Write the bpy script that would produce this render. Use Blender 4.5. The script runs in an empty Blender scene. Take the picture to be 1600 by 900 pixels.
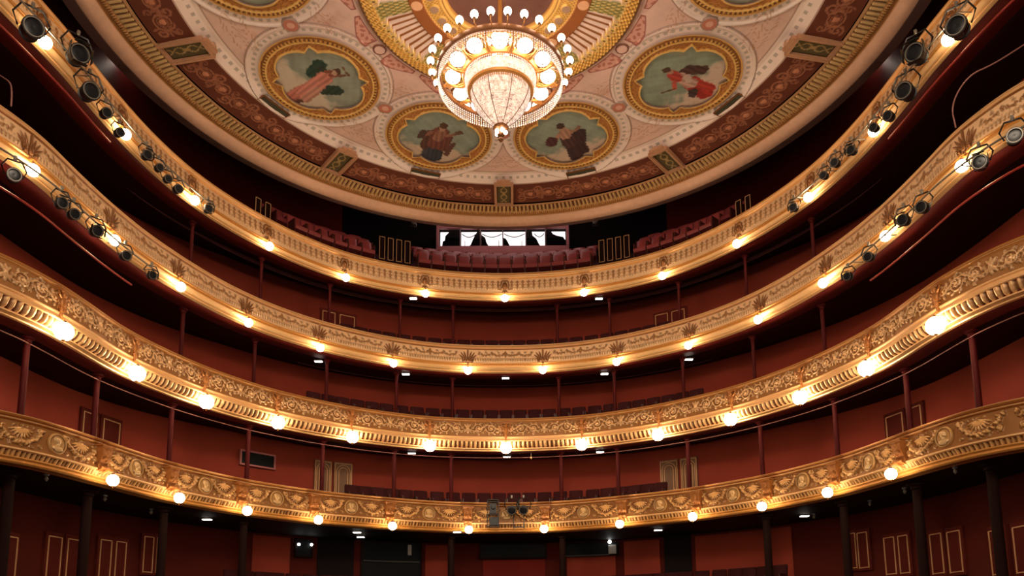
import bpy, math, random
import numpy as np
from mathutils import Vector, Matrix
random.seed(7); rng = np.random.default_rng(7)
SC = bpy.context.scene
COL = SC.collection
PI = math.pi

# ------------------------------------------------------------------ camera, world, lights, exposure
# world origin is at the photographer's eye (on the stage), y runs towards the rear wall, z up
def camera():
    f, sx, sy, th, ro, ya, cx = 1213.64, 10.04, 362.23, 0.154288, -0.01001, 0.008885, 0.1572
    c, s = math.cos, math.sin
    fw = Vector((s(ya)*c(th), c(ya)*c(th), s(th)))
    r = Vector((c(ya), -s(ya), 0)); u = r.cross(fw)
    r2 = c(ro)*r + s(ro)*u; u2 = -s(ro)*r + c(ro)*u
    cam = bpy.data.cameras.new('camera'); o = bpy.data.objects.new('camera', cam); COL.objects.link(o)
    cam.sensor_width = 36; cam.lens = f*36/1600
    cam.shift_x = -sx/1600; cam.shift_y = sy/1600
    cam.clip_start = 0.05; cam.clip_end = 200
    m = Matrix((( r2.x, u2.x, -fw.x, cx), (r2.y, u2.y, -fw.y, 0), (r2.z, u2.z, -fw.z, 0), (0, 0, 0, 1)))
    o.matrix_world = m
    SC.camera = o
camera()
SC.view_settings.view_transform = 'Standard'
SC.view_settings.look = 'None'
SC.view_settings.gamma = 1.0
SC.view_settings.use_curve_mapping = False
SC.view_settings.exposure = 0.18
W = bpy.data.worlds.new('world'); SC.world = W; W.use_nodes = True
W.node_tree.nodes['Background'].inputs[0].default_value = (1.0, 0.62, 0.48, 1)
W.node_tree.nodes['Background'].inputs[1].default_value = 0.035
GLOBE_E = 38.0      # radiance of the lit opal globes
CHAND_E = 10.5
def area(name, loc, target, sx, sy, power, color):
    l = bpy.data.lights.new(name, 'AREA'); l.shape = 'RECTANGLE'; l.size = sx; l.size_y = sy
    l.energy = power; l.color = color
    o = bpy.data.objects.new(name, l); COL.objects.link(o); o.location = loc
    o.rotation_euler = (Vector(target)-Vector(loc)).to_track_quat('-Z', 'Y').to_euler()
    return o
# the stage's own working lights, hung over the stage and shining into the house
area('stage_work_light', (0, -1.0, 9.0), (0, 24, 6.0), 9, 1.0, 1350, (1.0, 0.80, 0.60))
area('stage_work_light', (0, -2.0, 2.5), (0, 24, 7), 8, 1.5, 420, (1.0, 0.80, 0.62))

# added unseen fill under the gallery roof to brighten the control room front
area('gallery_fill', (0, 25.4, 16.7), (0, 27.6, 14.0), 5, .4, 45, (1.0, 0.72, 0.66))

# ------------------------------------------------------------------ materials
def mat(name, col, rough=0.5, metal=0.0, emit=None, es=0.0, noise=0.0, nscale=6.0, bump=0.0, bscale=40.0, spec=None):
    m = bpy.data.materials.new(name); m.use_nodes = True
    nt = m.node_tree; b = nt.nodes['Principled BSDF']
    b.inputs['Base Color'].default_value = (*col, 1); b.inputs['Roughness'].default_value = rough
    b.inputs['Metallic'].default_value = metal
    if spec is not None: b.inputs['Specular IOR Level'].default_value = spec
    if emit: b.inputs['Emission Color'].default_value = (*emit, 1); b.inputs['Emission Strength'].default_value = es
    if noise or bump:
        tc = nt.nodes.new('ShaderNodeTexCoord')
    if noise:
        n = nt.nodes.new('ShaderNodeTexNoise'); n.inputs['Scale'].default_value = nscale; n.inputs['Detail'].default_value = 5
        r = nt.nodes.new('ShaderNodeMapRange'); r.inputs[3].default_value = 1-noise; r.inputs[4].default_value = 1+noise
        x = nt.nodes.new('ShaderNodeMix'); x.data_type = 'RGBA'; x.blend_type = 'MULTIPLY'; x.inputs[0].default_value = 1
        nt.links.new(tc.outputs['Object'], n.inputs['Vector']); nt.links.new(n.outputs[0], r.inputs[0])
        x.inputs[6].default_value = (*col, 1); nt.links.new(r.outputs[0], x.inputs[7])
        nt.links.new(x.outputs[2], b.inputs['Base Color'])
    if bump:
        n2 = nt.nodes.new('ShaderNodeTexNoise'); n2.inputs['Scale'].default_value = bscale
        bp = nt.nodes.new('ShaderNodeBump'); bp.inputs['Strength'].default_value = bump; bp.inputs['Distance'].default_value = 0.02
        nt.links.new(tc.outputs['Object'], n2.inputs['Vector']); nt.links.new(n2.outputs[0], bp.inputs['Height'])
        nt.links.new(bp.outputs[0], b.inputs['Normal'])
    return m
def amat(name, rough=0.45, metal=0.2, noise=0.1, nscale=9.0, spec=0.5):
    """colour comes from the mesh's own colour attribute (paint and gilding), slightly mottled"""
    m = bpy.data.materials.new(name); m.use_nodes = True
    nt = m.node_tree; b = nt.nodes['Principled BSDF']
    a = nt.nodes.new('ShaderNodeAttribute'); a.attribute_name = 'Col'
    tc = nt.nodes.new('ShaderNodeTexCoord')
    n = nt.nodes.new('ShaderNodeTexNoise'); n.inputs['Scale'].default_value = nscale; n.inputs['Detail'].default_value = 6
    r = nt.nodes.new('ShaderNodeMapRange'); r.inputs[3].default_value = 1-noise; r.inputs[4].default_value = 1+noise
    x = nt.nodes.new('ShaderNodeMix'); x.data_type = 'RGBA'; x.blend_type = 'MULTIPLY'; x.inputs[0].default_value = 1
    nt.links.new(tc.outputs['Object'], n.inputs['Vector']); nt.links.new(n.outputs[0], r.inputs[0])
    nt.links.new(a.outputs['Color'], x.inputs[6]); nt.links.new(r.outputs[0], x.inputs[7])
    nt.links.new(x.outputs[2], b.inputs['Base Color'])
    b.inputs['Roughness'].default_value = rough; b.inputs['Metallic'].default_value = metal
    b.inputs['Specular IOR Level'].default_value = spec
    return m
M = dict(
    gilt=amat('gilded_plaster', 0.42, 0.25, 0.14, 7.0),
    paint=amat('painted_plaster', 0.75, 0.0, 0.07, 3.0, 0.2),
    canvas=amat('oil_painting', 0.6, 0.0, 0.10, 14.0, 0.3),
    gold=mat('gold_leaf', (0.66, 0.30, 0.07), 0.38, 0.35, noise=0.2, nscale=12),
    goldlt=mat('pale_gold', (0.84, 0.49, 0.21), 0.42, 0.2, noise=0.1, nscale=12),
    bronze=mat('dark_gold', (0.22, 0.085, 0.025), 0.4, 0.3, noise=0.25, nscale=16),
    orange=mat('orange_gold', (0.38, 0.14, 0.032), 0.42, 0.3, noise=0.2, nscale=16),
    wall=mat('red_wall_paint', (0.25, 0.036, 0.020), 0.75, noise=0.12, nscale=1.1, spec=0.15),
    wallshade=mat('shaded_wall_red', (0.085, 0.010, 0.006), 0.6, noise=0.2, nscale=1.5, spec=0.2),  # red wall with the shade under the balcony put into its colour
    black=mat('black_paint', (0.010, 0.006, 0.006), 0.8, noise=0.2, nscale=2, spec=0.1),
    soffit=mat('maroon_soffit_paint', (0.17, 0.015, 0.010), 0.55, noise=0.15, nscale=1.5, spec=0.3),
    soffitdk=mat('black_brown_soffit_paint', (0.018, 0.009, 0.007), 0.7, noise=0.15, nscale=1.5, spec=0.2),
    soffitrear=mat('near_black_maroon', (0.022, 0.005, 0.004), 0.7, noise=0.15, nscale=1.5, spec=0.1),  # rear part of each soffit, darker than its front strip
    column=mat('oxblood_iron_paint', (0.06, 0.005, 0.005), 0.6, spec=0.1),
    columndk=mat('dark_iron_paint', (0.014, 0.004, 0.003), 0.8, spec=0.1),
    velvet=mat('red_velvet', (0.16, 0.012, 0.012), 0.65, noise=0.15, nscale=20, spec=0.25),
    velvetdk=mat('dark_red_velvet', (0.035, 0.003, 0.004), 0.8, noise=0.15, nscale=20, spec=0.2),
    leather=mat('red_upholstery', (0.27, 0.045, 0.045), 0.38, noise=0.12, nscale=9, spec=0.5),
    wood=mat('dark_red_wood', (0.05, 0.008, 0.006), 0.4),
    carpet=mat('dark_red_carpet', (0.05, 0.006, 0.006), 0.95, noise=0.2, nscale=30),
    door=mat('maroon_door_paint', (0.10, 0.014, 0.009), 0.8, noise=0.1, nscale=3, spec=0.1),
    line=mat('gilt_line', (0.62, 0.32, 0.14), 0.5, 0.1),
    doorcream=mat('brown_door_paint', (0.16, 0.07, 0.03), 0.5),
    blackmetal=mat('black_metal', (0.006, 0.006, 0.006), 0.4, 0.0, spec=0.4),
    greymetal=mat('grey_metal', (0.24, 0.21, 0.17), 0.4, 0.5),
    lens=mat('dark_lens_glass', (0.010, 0.010, 0.012), 0.3, 0.0, spec=0.4),
    globe=mat('lit_opal_glass', (0.9, 0.85, 0.75), 0.2, emit=(1.0, 0.77, 0.49), es=GLOBE_E),
    chand=mat('lit_chandelier_glass', (0.9, 0.85, 0.75), 0.2, emit=(1.0, 0.80, 0.64), es=CHAND_E),
    lantern=mat('lit_frosted_glass', (0.52, 0.34, 0.26), 0.4, emit=(1.0, 0.66, 0.46), es=0.42),
    crystal=mat('cut_crystal', (0.72, 0.62, 0.56), 0.12, 0.0, emit=(1.0, 0.84, 0.72), es=0.30, spec=1.0),
    downlight=mat('lit_downlight', (1, 1, 1), 0.4, emit=(1.0, 0.90, 0.80), es=9),
    bulb=mat('lit_bulb', (1, 1, 1), 0.4, emit=(0.95, 1.0, 0.95), es=8),
    bulbhot=mat('bright_bulb', (1, 1, 1), 0.4, emit=(1.0, 0.85, 0.7), es=45),
    window=mat('lit_window_sheer', (0.9, 0.9, 0.9), 0.5, emit=(1.0, 0.90, 0.88), es=1.3),
    drape=mat('dark_drape', (0.03, 0.018, 0.014), 0.9, noise=0.3, nscale=10),
    boxpaint=mat('dusky_rose_paint', (0.42, 0.13, 0.13), 0.6, noise=0.1, nscale=4),
    glassdk=mat('dark_window_glass', (0.006, 0.007, 0.009), 0.5, spec=0.08),
    cable=mat('pink_grey_cable', (0.30, 0.12, 0.10), 0.6),
    boardgrey=mat('pale_grey_paint', (0.32, 0.30, 0.28), 0.7),
    pipe=mat('red_pipe_paint', (0.30, 0.025, 0.02), 0.35, spec=0.5),
    fixture=mat('grey_fixture', (0.10, 0.09, 0.09), 0.5),
    green=mat('dark_green_panel', (0.045, 0.045, 0.022), 0.5, noise=0.3, nscale=14),
    brown=mat('brown_umber_paint', (0.17, 0.075, 0.05), 0.8, noise=0.12, nscale=2, spec=0.1),
)

def sparkle(m, lo, hi, scale):
    nt = m.node_tree; b = nt.nodes['Principled BSDF']
    tc = nt.nodes.new('ShaderNodeTexCoord'); n = nt.nodes.new('ShaderNodeTexNoise'); n.inputs['Scale'].default_value = scale; n.inputs['Detail'].default_value = 4; n.inputs['Roughness'].default_value = .75
    r = nt.nodes.new('ShaderNodeMapRange'); r.inputs[1].default_value = .36; r.inputs[2].default_value = .64; r.inputs[3].default_value = lo; r.inputs[4].default_value = hi
    nt.links.new(tc.outputs['Object'], n.inputs['Vector']); nt.links.new(n.outputs[0], r.inputs[0]); nt.links.new(r.outputs[0], b.inputs['Emission Strength'])
sparkle(M['lantern'], .0, 1.35, 11); sparkle(M['crystal'], 0.0, .75, 15)

# ------------------------------------------------------------------ mesh helpers
def raw_mesh(name, V, F, m, parent=None, cols=None, smooth=False):
    me = bpy.data.meshes.new(name)
    V = np.asarray(V, dtype=np.float32).reshape(-1, 3)
    if isinstance(F, np.ndarray):
        nf, k = F.shape
        me.vertices.add(len(V)); me.vertices.foreach_set('co', V.ravel())
        me.loops.add(nf*k); me.loops.foreach_set('vertex_index', F.astype(np.int32).ravel())
        me.polygons.add(nf); me.polygons.foreach_set('loop_start', np.arange(0, nf*k, k, dtype=np.int32))
        me.update(calc_edges=True)
    else:
        me.from_pydata(V.tolist(), [], F); me.update()
    if cols is not None:
        a = me.color_attributes.new('Col', 'FLOAT_COLOR', 'POINT')
        c = np.ones((len(V), 4), np.float32); c[:, :3] = np.asarray(cols).reshape(-1, 3); a.data.foreach_set('color', c.ravel())
    if smooth: me.polygons.foreach_set('use_smooth', [True]*len(me.polygons))
    me.materials.append(m)
    o = bpy.data.objects.new(name, me); COL.objects.link(o)
    if parent is not None: o.parent = parent
    return o
def grid_faces(n, m, wrap=False):
    i = np.arange(n if wrap else n-1)[:, None]; j = np.arange(m-1)[None, :]
    i2 = (i+1) % n
    a = i*m+j; b = i2*m+j; c = i2*m+j+1; d = i*m+j+1
    return np.stack([a, b, c, d], -1).reshape(-1, 4)
def grid(name, V, m, parent=None, cols=None, smooth=True, wrap=False, flip=False):
    n, k = V.shape[:2]
    F = grid_faces(n, k, wrap)
    if flip: F = F[:, ::-1]
    return raw_mesh(name, V.reshape(-1, 3), F, m, parent, None if cols is None else cols.reshape(-1, 3), smooth)
class MB:
    """collects shapes; build() links them as one mesh object"""
    def __init__(s): s.V = []; s.F = []; s.n = 0
    def add(s, V, F):
        s.V += [tuple(v) for v in V]; s.F += [tuple(i+s.n for i in f) for f in F]; s.n += len(V); return s
    def box(s, c, d, R=None):
        V = [Vector((x*d[0]/2, y*d[1]/2, z*d[2]/2)) for x in (-1, 1) for y in (-1, 1) for z in (-1, 1)]
        if R is not None: V = [R @ v for v in V]
        V = [v+Vector(c) for v in V]
        return s.add(V, [(0,1,3,2),(4,6,7,5),(0,4,5,1),(2,3,7,6),(0,2,6,4),(1,5,7,3)])
    def lathe(s, prof, c=(0,0,0), n=20, R=None):
        V = []; F = []
        for r, z in prof:
            for k in range(n):
                v = Vector((r*math.cos(2*PI*k/n), r*math.sin(2*PI*k/n), z))
                if R is not None: v = R @ v
                V.append(v+Vector(c))
        for i in range(len(prof)-1):
            for k in range(n): F.append((i*n+k, i*n+(k+1)%n, (i+1)*n+(k+1)%n, (i+1)*n+k))
        ring = prof[0] == prof[-1]
        if prof[0][0] > 1e-4 and not ring: F.append(tuple(range(n))[::-1])
        if prof[-1][0] > 1e-4 and not ring: F.append(tuple((len(prof)-1)*n+k for k in range(n)))
        return s.add(V, F)
    def ball(s, c, r, R=None, n=12, m=7):
        if not hasattr(r, '__len__'): r = (r, r, r)
        V = []; F = []
        for i in range(m+1):
            t = PI*i/m
            for k in range(n):
                v = Vector((r[0]*math.sin(t)*math.cos(2*PI*k/n), r[1]*math.sin(t)*math.sin(2*PI*k/n), r[2]*math.cos(t)))
                if R is not None: v = R @ v
                V.append(v+Vector(c))
        for i in range(m):
            for k in range(n): F.append((i*n+k, (i+1)*n+k, (i+1)*n+(k+1)%n, i*n+(k+1)%n))
        return s.add(V, F)
    def tube(s, pts, r, n=8, closed=False):
        pts = [Vector(p) for p in pts]; N = len(pts); V = []; F = []
        rr = r if hasattr(r, '__len__') else [r]*N
        for i, p in enumerate(pts):
            if closed: t = pts[(i+1)%N]-pts[i-1]
            else: t = pts[min(i+1, N-1)]-pts[max(i-1, 0)]
            t.normalize()
            a = t.cross(Vector((0,0,1)))
            if a.length < 1e-3: a = t.cross(Vector((0,1,0)))
            a.normalize(); b = t.cross(a)
            for k in range(n):
                q = 2*PI*k/n; V.append(p+rr[i]*(math.cos(q)*a+math.sin(q)*b))
        for i in range(N if closed else N-1):
            j = (i+1) % N
            for k in range(n): F.append((i*n+k, i*n+(k+1)%n, j*n+(k+1)%n, j*n+k))
        if not closed: F.append(tuple(range(n))[::-1]); F.append(tuple((N-1)*n+k for k in range(n)))
        return s.add(V, F)
    def prism(s, poly, y0, y1, axis='y'):
        """poly in (x,z) extruded along y"""
        n = len(poly); V = [(x, y0, z) for x, z in poly]+[(x, y1, z) for x, z in poly]
        if axis == 'x': V = [(y0, x, z) for x, z in poly]+[(y1, x, z) for x, z in poly]
        F = [tuple(range(n))[::-1], tuple(range(n, 2*n))]+[(i, (i+1)%n, n+(i+1)%n, n+i) for i in range(n)]
        return s.add(V, F)
    def build(s, name, m, parent=None, smooth=False):
        o = raw_mesh(name, s.V, s.F, m, parent, None, smooth)
        if smooth:
            try:
                o.data.set_sharp_from_angle(angle=math.radians(40))
            except Exception: pass
        return o
def tag(o, label=None, cat=None, group=None, kind=None):
    if label: o['label'] = label
    if cat: o['category'] = cat
    if group: o['group'] = group
    if kind: o['kind'] = kind
    return o
def empty(name, label, cat, loc=(0,0,0), rz=0.0, group=None):
    o = bpy.data.objects.new(name, None); COL.objects.link(o); o.location = loc; o.rotation_euler = (0,0,rz); o.empty_display_size = .1
    return tag(o, label, cat, group)
def struct(o, label=None): o['kind'] = 'structure'; 
def copy_tree(o, kids, parent=None):
    c = o.copy(); COL.objects.link(c)
    if parent is not None: c.parent = parent
    for ch, sub in kids: copy_tree(ch, sub, c)
    return c
def tree(o, allobs=None):
    return [(ch, tree(ch)) for ch in o.children]
ORD = ['first','second','third','fourth','fifth','sixth','seventh','eighth','ninth','tenth','eleventh','twelfth','thirteenth','fourteenth','fifteenth','sixteenth','seventeenth','eighteenth','nineteenth','twentieth','twenty-first','twenty-second','twenty-third','twenty-fourth','twenty-fifth','twenty-sixth','twenty-seventh','twenty-eighth']
def place_word(i, n):
    """i counts from the left, 0-based"""
    if n % 2 and i == n//2: return 'the middle one'
    if i < n/2: return 'the far left one' if i == 0 else ORD[i]+' from the left end'
    j = n-1-i
    return 'the far right one' if j == 0 else ORD[j]+' from the right end'

# ------------------------------------------------------------------ plan curves
def curve(pts, step):
    P = np.array(pts, float); P = np.vstack([P[::-1]*[-1, 1], P[1:]])
    for _ in range(5):
        Q = np.empty((2*len(P)-1, 2)); Q[::2] = P
        A = np.vstack([2*P[0]-P[1], P, 2*P[-1]-P[-2]])
        Q[1::2] = (9*(A[1:-2]+A[2:-1])-A[:-3]-A[3:])/16; P = Q
    s = np.r_[0, np.cumsum(np.hypot(*np.diff(P, axis=0).T))]; n = int(s[-1]/step)
    t = np.linspace(0, s[-1], n)
    c = np.c_[np.interp(t, s, P[:, 0]), np.interp(t, s, P[:, 1])]; s = t-s[-1]/2
    g = np.gradient(c, axis=0); g /= np.linalg.norm(g, axis=1)[:, None]
    nn = np.c_[g[:, 1], -g[:, 0]]      # towards the hall
    for _ in range(3):                 # smooth the normals a little
        pass
    if nn[len(nn)//2, 1] > 0: nn = -nn
    return c, s, nn
CP = {1:[(0,23.65),(2,23.33),(4.15,22.22),(5.4,21.3),(6.75,19.8),(7.75,17.9),(8.2,16.2),(8.45,15.1),(8.75,14.2),(9.2,13.5),(9.8,12.95),(10.4,12.55),(11.2,12.25)],
2:[(0,23.53),(2.35,23.2),(4.5,22.1),(6.25,20.5),(7.45,18.6),(8.15,16.6),(8.32,15.2),(8.42,14.2),(8.65,13.3),(8.98,12.6),(9.5,12.0),(10.15,11.55),(11,11.25)],
3:[(0,23.75),(2.4,23.43),(4.6,22.3),(6.3,20.7),(7.4,18.8),(8.1,16.6),(8.35,14.8),(8.42,13.6),(8.52,12.9),(8.78,12.1),(9.2,11.5),(9.75,11.05),(10.4,10.7),(11.2,10.5)],
4:[(0,24.0),(2.55,23.62),(4.87,22.5),(6.65,20.55),(7.8,18.3),(8.28,16),(8.4,13.9),(8.5,12.9),(8.63,11.9),(8.85,11),(9.2,10.2),(9.8,9.6),(10.6,9.2)],
'w':[(0,26.4),(3,26.0),(5.9,24.6),(8.3,22.4),(9.8,19.8),(10.45,17),(10.7,14),(10.9,11),(10.95,9)],
'g':[(0,28.6),(4,28.2),(7,26.4),(9.3,23.0),(10.6,19.2),(11.1,16),(11.2,12),(11.2,9)]}
CV = {k: curve(v, 0.013) for k, v in CP.items()}
CVL = {k: curve(v, 0.15) for k, v in CP.items()}
def at(k, s, off=0.0, z=0.0):
    """point on tier k's plan curve at arc s, moved off towards the hall, and the rotation about z that faces the hall (-y local)"""
    c, ss, nn = CV[k]
    x = np.interp(s, ss, c[:, 0]); y = np.interp(s, ss, c[:, 1])
    n = np.array([np.interp(s, ss, nn[:, 0]), np.interp(s, ss, nn[:, 1])]); n /= np.linalg.norm(n)
    return Vector((x+off*n[0], y+off*n[1], z)), math.atan2(n[0], -n[1])
def sweep(name, k, prof, m, parent=None, lo=False, smooth=True, smax=None, cols=None):
    c, ss, nn = CVL[k] if lo else CV[k]
    if smax: q = abs(ss) <= smax; c, ss, nn = c[q], ss[q], nn[q]
    st = 1 if lo else 6
    c, nn = c[::st], nn[::st]
    P = np.array(prof, float)
    V = np.empty((len(c), len(P), 3))
    V[:, :, :2] = c[:, None, :]+P[None, :, 0:1]*nn[:, None, :]
    V[:, :, 2] = P[None, :, 1]
    cc = None if cols is None else np.broadcast_to(np.array(cols, float)[None], V.shape)
    o = grid(name, V, m, parent, cc, smooth=smooth)
    if smooth:
        try: o.data.set_sharp_from_angle(angle=math.radians(35))
        except Exception: pass
    return o

# ------------------------------------------------------------------ raster drawing for reliefs
class Ras:
    """height + paint raster of one bay: u to the right 0..w, v down 0..h (metres)"""
    def __init__(s, w, h, du=0.011):
        s.w, s.h = w, h; s.nu, s.nv = int(w/du)+1, int(h/du)+1
        s.U, s.Vv = np.meshgrid(np.linspace(0, w, s.nu), np.linspace(0, h, s.nv), indexing='ij')
        s.H = np.zeros_like(s.U); s.C = np.zeros_like(s.U)   # C: 0 ground, 1 motif
    def dist(s, pts):
        d = np.full(s.U.shape, 9.0)
        if len(pts) == 1: return np.hypot(s.U-pts[0][0], s.Vv-pts[0][1])
        for (x0, y0), (x1, y1) in zip(pts[:-1], pts[1:]):
            dx, dy = x1-x0, y1-y0; L = dx*dx+dy*dy+1e-12
            t = np.clip(((s.U-x0)*dx+(s.Vv-y0)*dy)/L, 0, 1)
            d = np.minimum(d, np.hypot(s.U-x0-t*dx, s.Vv-y0-t*dy))
        return d
    def stroke(s, pts, w, h=0.02, c=1.0):
        d = s.dist(pts)/w; k = np.sqrt(np.clip(1-d*d, 0, 1))
        s.H = np.maximum(s.H, h*k); s.C = np.maximum(s.C, c*(d < 1))
    def leaf(s, x, y, a, L, w, h=0.02, c=1.0):
        du = (s.U-x)*math.cos(a)+(s.Vv-y)*math.sin(a); dv = -(s.U-x)*math.sin(a)+(s.Vv-y)*math.cos(a)
        t = du/L; q = np.where((t > 0) & (t < 1), w*np.sin(PI*np.clip(t, 0, 1))**.7, 1e-6)
        d = np.abs(dv)/q; k = np.sqrt(np.clip(1-d*d, 0, 1))*((t > 0) & (t < 1))
        k = k*(1-.35*np.exp(-(dv/(.18*w))**2))
        s.H = np.maximum(s.H, h*k); s.C = np.maximum(s.C, c*((d < 1) & (t > 0) & (t < 1)))
    def spiral(s, cx, cy, r0, r1, a0, turns, w, h=.02, c=1.0):
        n = int(22*abs(turns))+4
        pts = []
        for i in range(n):
            t = i/(n-1); r = r0+(r1-r0)*t; a = a0+2*PI*turns*t
            pts.append((cx+r*math.cos(a), cy+r*math.sin(a)))
        s.stroke(pts, w, h, c); return pts
GROUND = np.array((0.74, 0.50, 0.24)); GILT = np.array((0.60, 0.33, 0.10)); EDGE_SHADE = np.array((0.16, 0.065, 0.02))

def relief_1():     # lowest tier: swags, shells; the portrait roundels are meshes of their own
    w, h = 2.3, 0.51; R = Ras(w, h)
    for sd in (-1, 1):
        X = lambda x: w/2+sd*x
        # swag from the bracket to the roundel
        pts = [(X(1.02-.80*t), .07+.30*math.sin(PI*t)**.8+.02*t) for t in np.linspace(0, 1, 14)]
        for i, (x, y) in enumerate(pts):
            R.leaf(x, y, (0.6 if sd > 0 else 2.5)+.5*math.sin(i*2.1), .075, .030, .045, .75)
            R.leaf(x, y, (-0.9 if sd > 0 else 4.0)+.5*math.sin(i*1.3), .070, .028, .040, .6)
            R.stroke([(x, y)], .032, .05, .6)
        # fluted shell inside the swag
        cx, cy = X(.62), .10
        for k in range(9):
            a = PI*(.08+.84*k/8)
            R.leaf(cx, cy, a, .22, .020, .034, .8)
        R.stroke([(cx, cy-.02)], .045, .05, .3)
        # curls under the swag, ribbons by the roundel
        for k in range(5):
            x = .28+.17*k
            R.spiral(X(x), .42-.035*(k in (0, 4)), .035, .008, .5*k, 1.1, .011, .02, .5)
            R.leaf(X(x+.05), .41, -2.2 if sd > 0 else -.9, .07, .018, .022, .4)
        R.spiral(X(.30), .10, .06, .012, 2.0, sd*1.3, .014, .035, .7)
        R.spiral(X(.96), .33, .055, .01, 1.0, -sd*1.3, .014, .03, .7)
        R.leaf(X(.90), .08, .4 if sd > 0 else 2.7, .12, .03, .03, .6)
        for k in range(4): R.leaf(X(.40+.11*k), .03, 1.2+.3*k, .06, .018, .02, .5)
    return R
def relief_2():     # second tier: running acanthus scroll
    w, h = 2.36, 0.49; R = Ras(w, h)
    for sd in (-1, 1):
        X = lambda x: w/2+sd*x
        A = (lambda a: a) if sd > 0 else (lambda a: PI-a)
        for (cx, cy, r, up) in ((.33, .23, .155, 1), (.72, .22, .165, -1), (1.02, .25, .10, 1)):
            R.spiral(X(cx), cy, r, .03, A(PI*(1 if up > 0 else 1)), sd*up*1.6, .014, .026, .8)
            R.stroke([(X(cx), cy)], .036, .035, .9)
            for k in range(7):
                a = 2*PI*k/7+.4
                R.leaf(X(cx+r*.95*math.cos(a)), cy+r*.95*math.sin(a), A(a+.9*up), .10, .026, .025, .65)
                R.leaf(X(cx+.05*math.cos(a)), cy+.05*math.sin(a), A(a+.5), .045, .014, .03, .8)
        pts = [(X(x), .215+.10*math.sin(x*7.2)) for x in np.linspace(.05, 1.12, 24)]
        R.stroke(pts, .014, .024, .8)
        for k in range(9):
            x = .10+.12*k; y = .215+.10*math.sin(x*7.2)
            R.leaf(X(x), y, A(-1.1+.2*(k % 3)), .13, .030, .024, .55); R.leaf(X(x+.05), y, A(1.0-.2*(k % 2)), .12, .028, .022, .5)
    for a in (-2.2, -1.57, -.95, .95, 1.57, 2.2): R.leaf(w/2, .22, a, .17, .035, .03, .7)
    R.stroke([(w/2, .22)], .05, .04, .8)
    return R
def relief_3():     # third tier: fine flower garland over a row of tongues
    w, h = 2.38, 0.46; R = Ras(w, h)
    for k in range(30):
        x = .06+k*(w-.12)/29
        R.stroke([(x, .29), (x, .355)], .020, .022, .18); R.stroke([(x+.038, .375)], .010, .016, 1.0)
        R.stroke([(x+.038, .30), (x+.038, .34)], .006, .005, .9)
    rr = random.Random(3)
    for sd in (-1, 1):
        X = lambda x: w/2+sd*x
        for k in range(16):
            x = .0+.055*k; y = .115+.075*abs(math.sin(PI*x/.43))**.8
            R.stroke([(X(x+rr.uniform(-.012, .012)), y+rr.uniform(-.02, .02))], .013+.012*rr.random(), .028, 1.0)
            R.leaf(X(x), y, rr.uniform(0, 6.3), .055, .014, .02, .9)
            if k % 2: R.leaf(X(x), y+.02, rr.uniform(.8, 2.3), .05, .010, .014, .6)
        for cx in (.22, .43, .62, .82):
            R.spiral(X(cx), .09, .035, .008, 0, 1.2, .007, .014, .5)
            for j in range(3): R.stroke([(X(cx+rr.uniform(-.06, .06)), rr.uniform(.03, .24))], .008, .014, .7)
    for a in (-1.57, 1.57, 0, PI): R.leaf(w/2, .15, a, .11 if abs(a) == 1.57 else .07, .016, .03, 1.0)
    R.stroke([(w/2, .15)], .022, .035, 1.0)
    return R
def relief_4():     # top tier: row of small candelabra
    w, h = 2.61, 0.50; R = Ras(w, h)
    n = 13
    for k in range(n):
        x = .13+(k+.5)*(w-.26)/n
        R.stroke([(x, .09), (x, .30)], .011, .02, 1.0)
        for sd in (-1, 1):
            R.stroke([(x, .14), (x+sd*.035, .10), (x+sd*.045, .13)], .008, .016, .9)
            R.stroke([(x, .24), (x+sd*.03, .21), (x+sd*.042, .23)], .008, .016, .9)
            R.stroke([(x, .30), (x+sd*.03, .29)], .008, .016, .9)
        R.stroke([(x, .075)], .016, .022, 1.0)
        R.stroke([(x+(w-.26)/n/2, .19)], .012, .018, .9); R.stroke([(x+(w-.26)/n/2, .11)], .007, .012, .7)
        R.stroke([(x, .36)], .014, .02, 1.0); R.stroke([(x+(w-.26)/n/2, .37)], .008, .014, .9)
    R.stroke([(0.05, .335), (w-.05, .335)], .007, .014, .6)
    return R
def blur(A, n=1):
    for _ in range(n):
        P = np.pad(A, 1, mode='edge'); A = (P[:-2, 1:-1]+P[2:, 1:-1]+P[1:-1, :-2]+P[1:-1, 2:]+2*A)/6
    return A
S = {1: [1.2, 3.65, 5.95, 8.15, 10.3, 12.42], 2: [0, 2.38, 4.82, 7.15, 9.42, 11.65, 14.04],
     3: [1.2, 3.6, 5.97, 8.35, 10.7, 12.97, 15.45], 4: [0, 2.61, 5.23, 7.87, 10.5, 13.15, 15.8]}
S = {k: sorted(set([-x for x in v]+v)) for k, v in S.items()}
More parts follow.
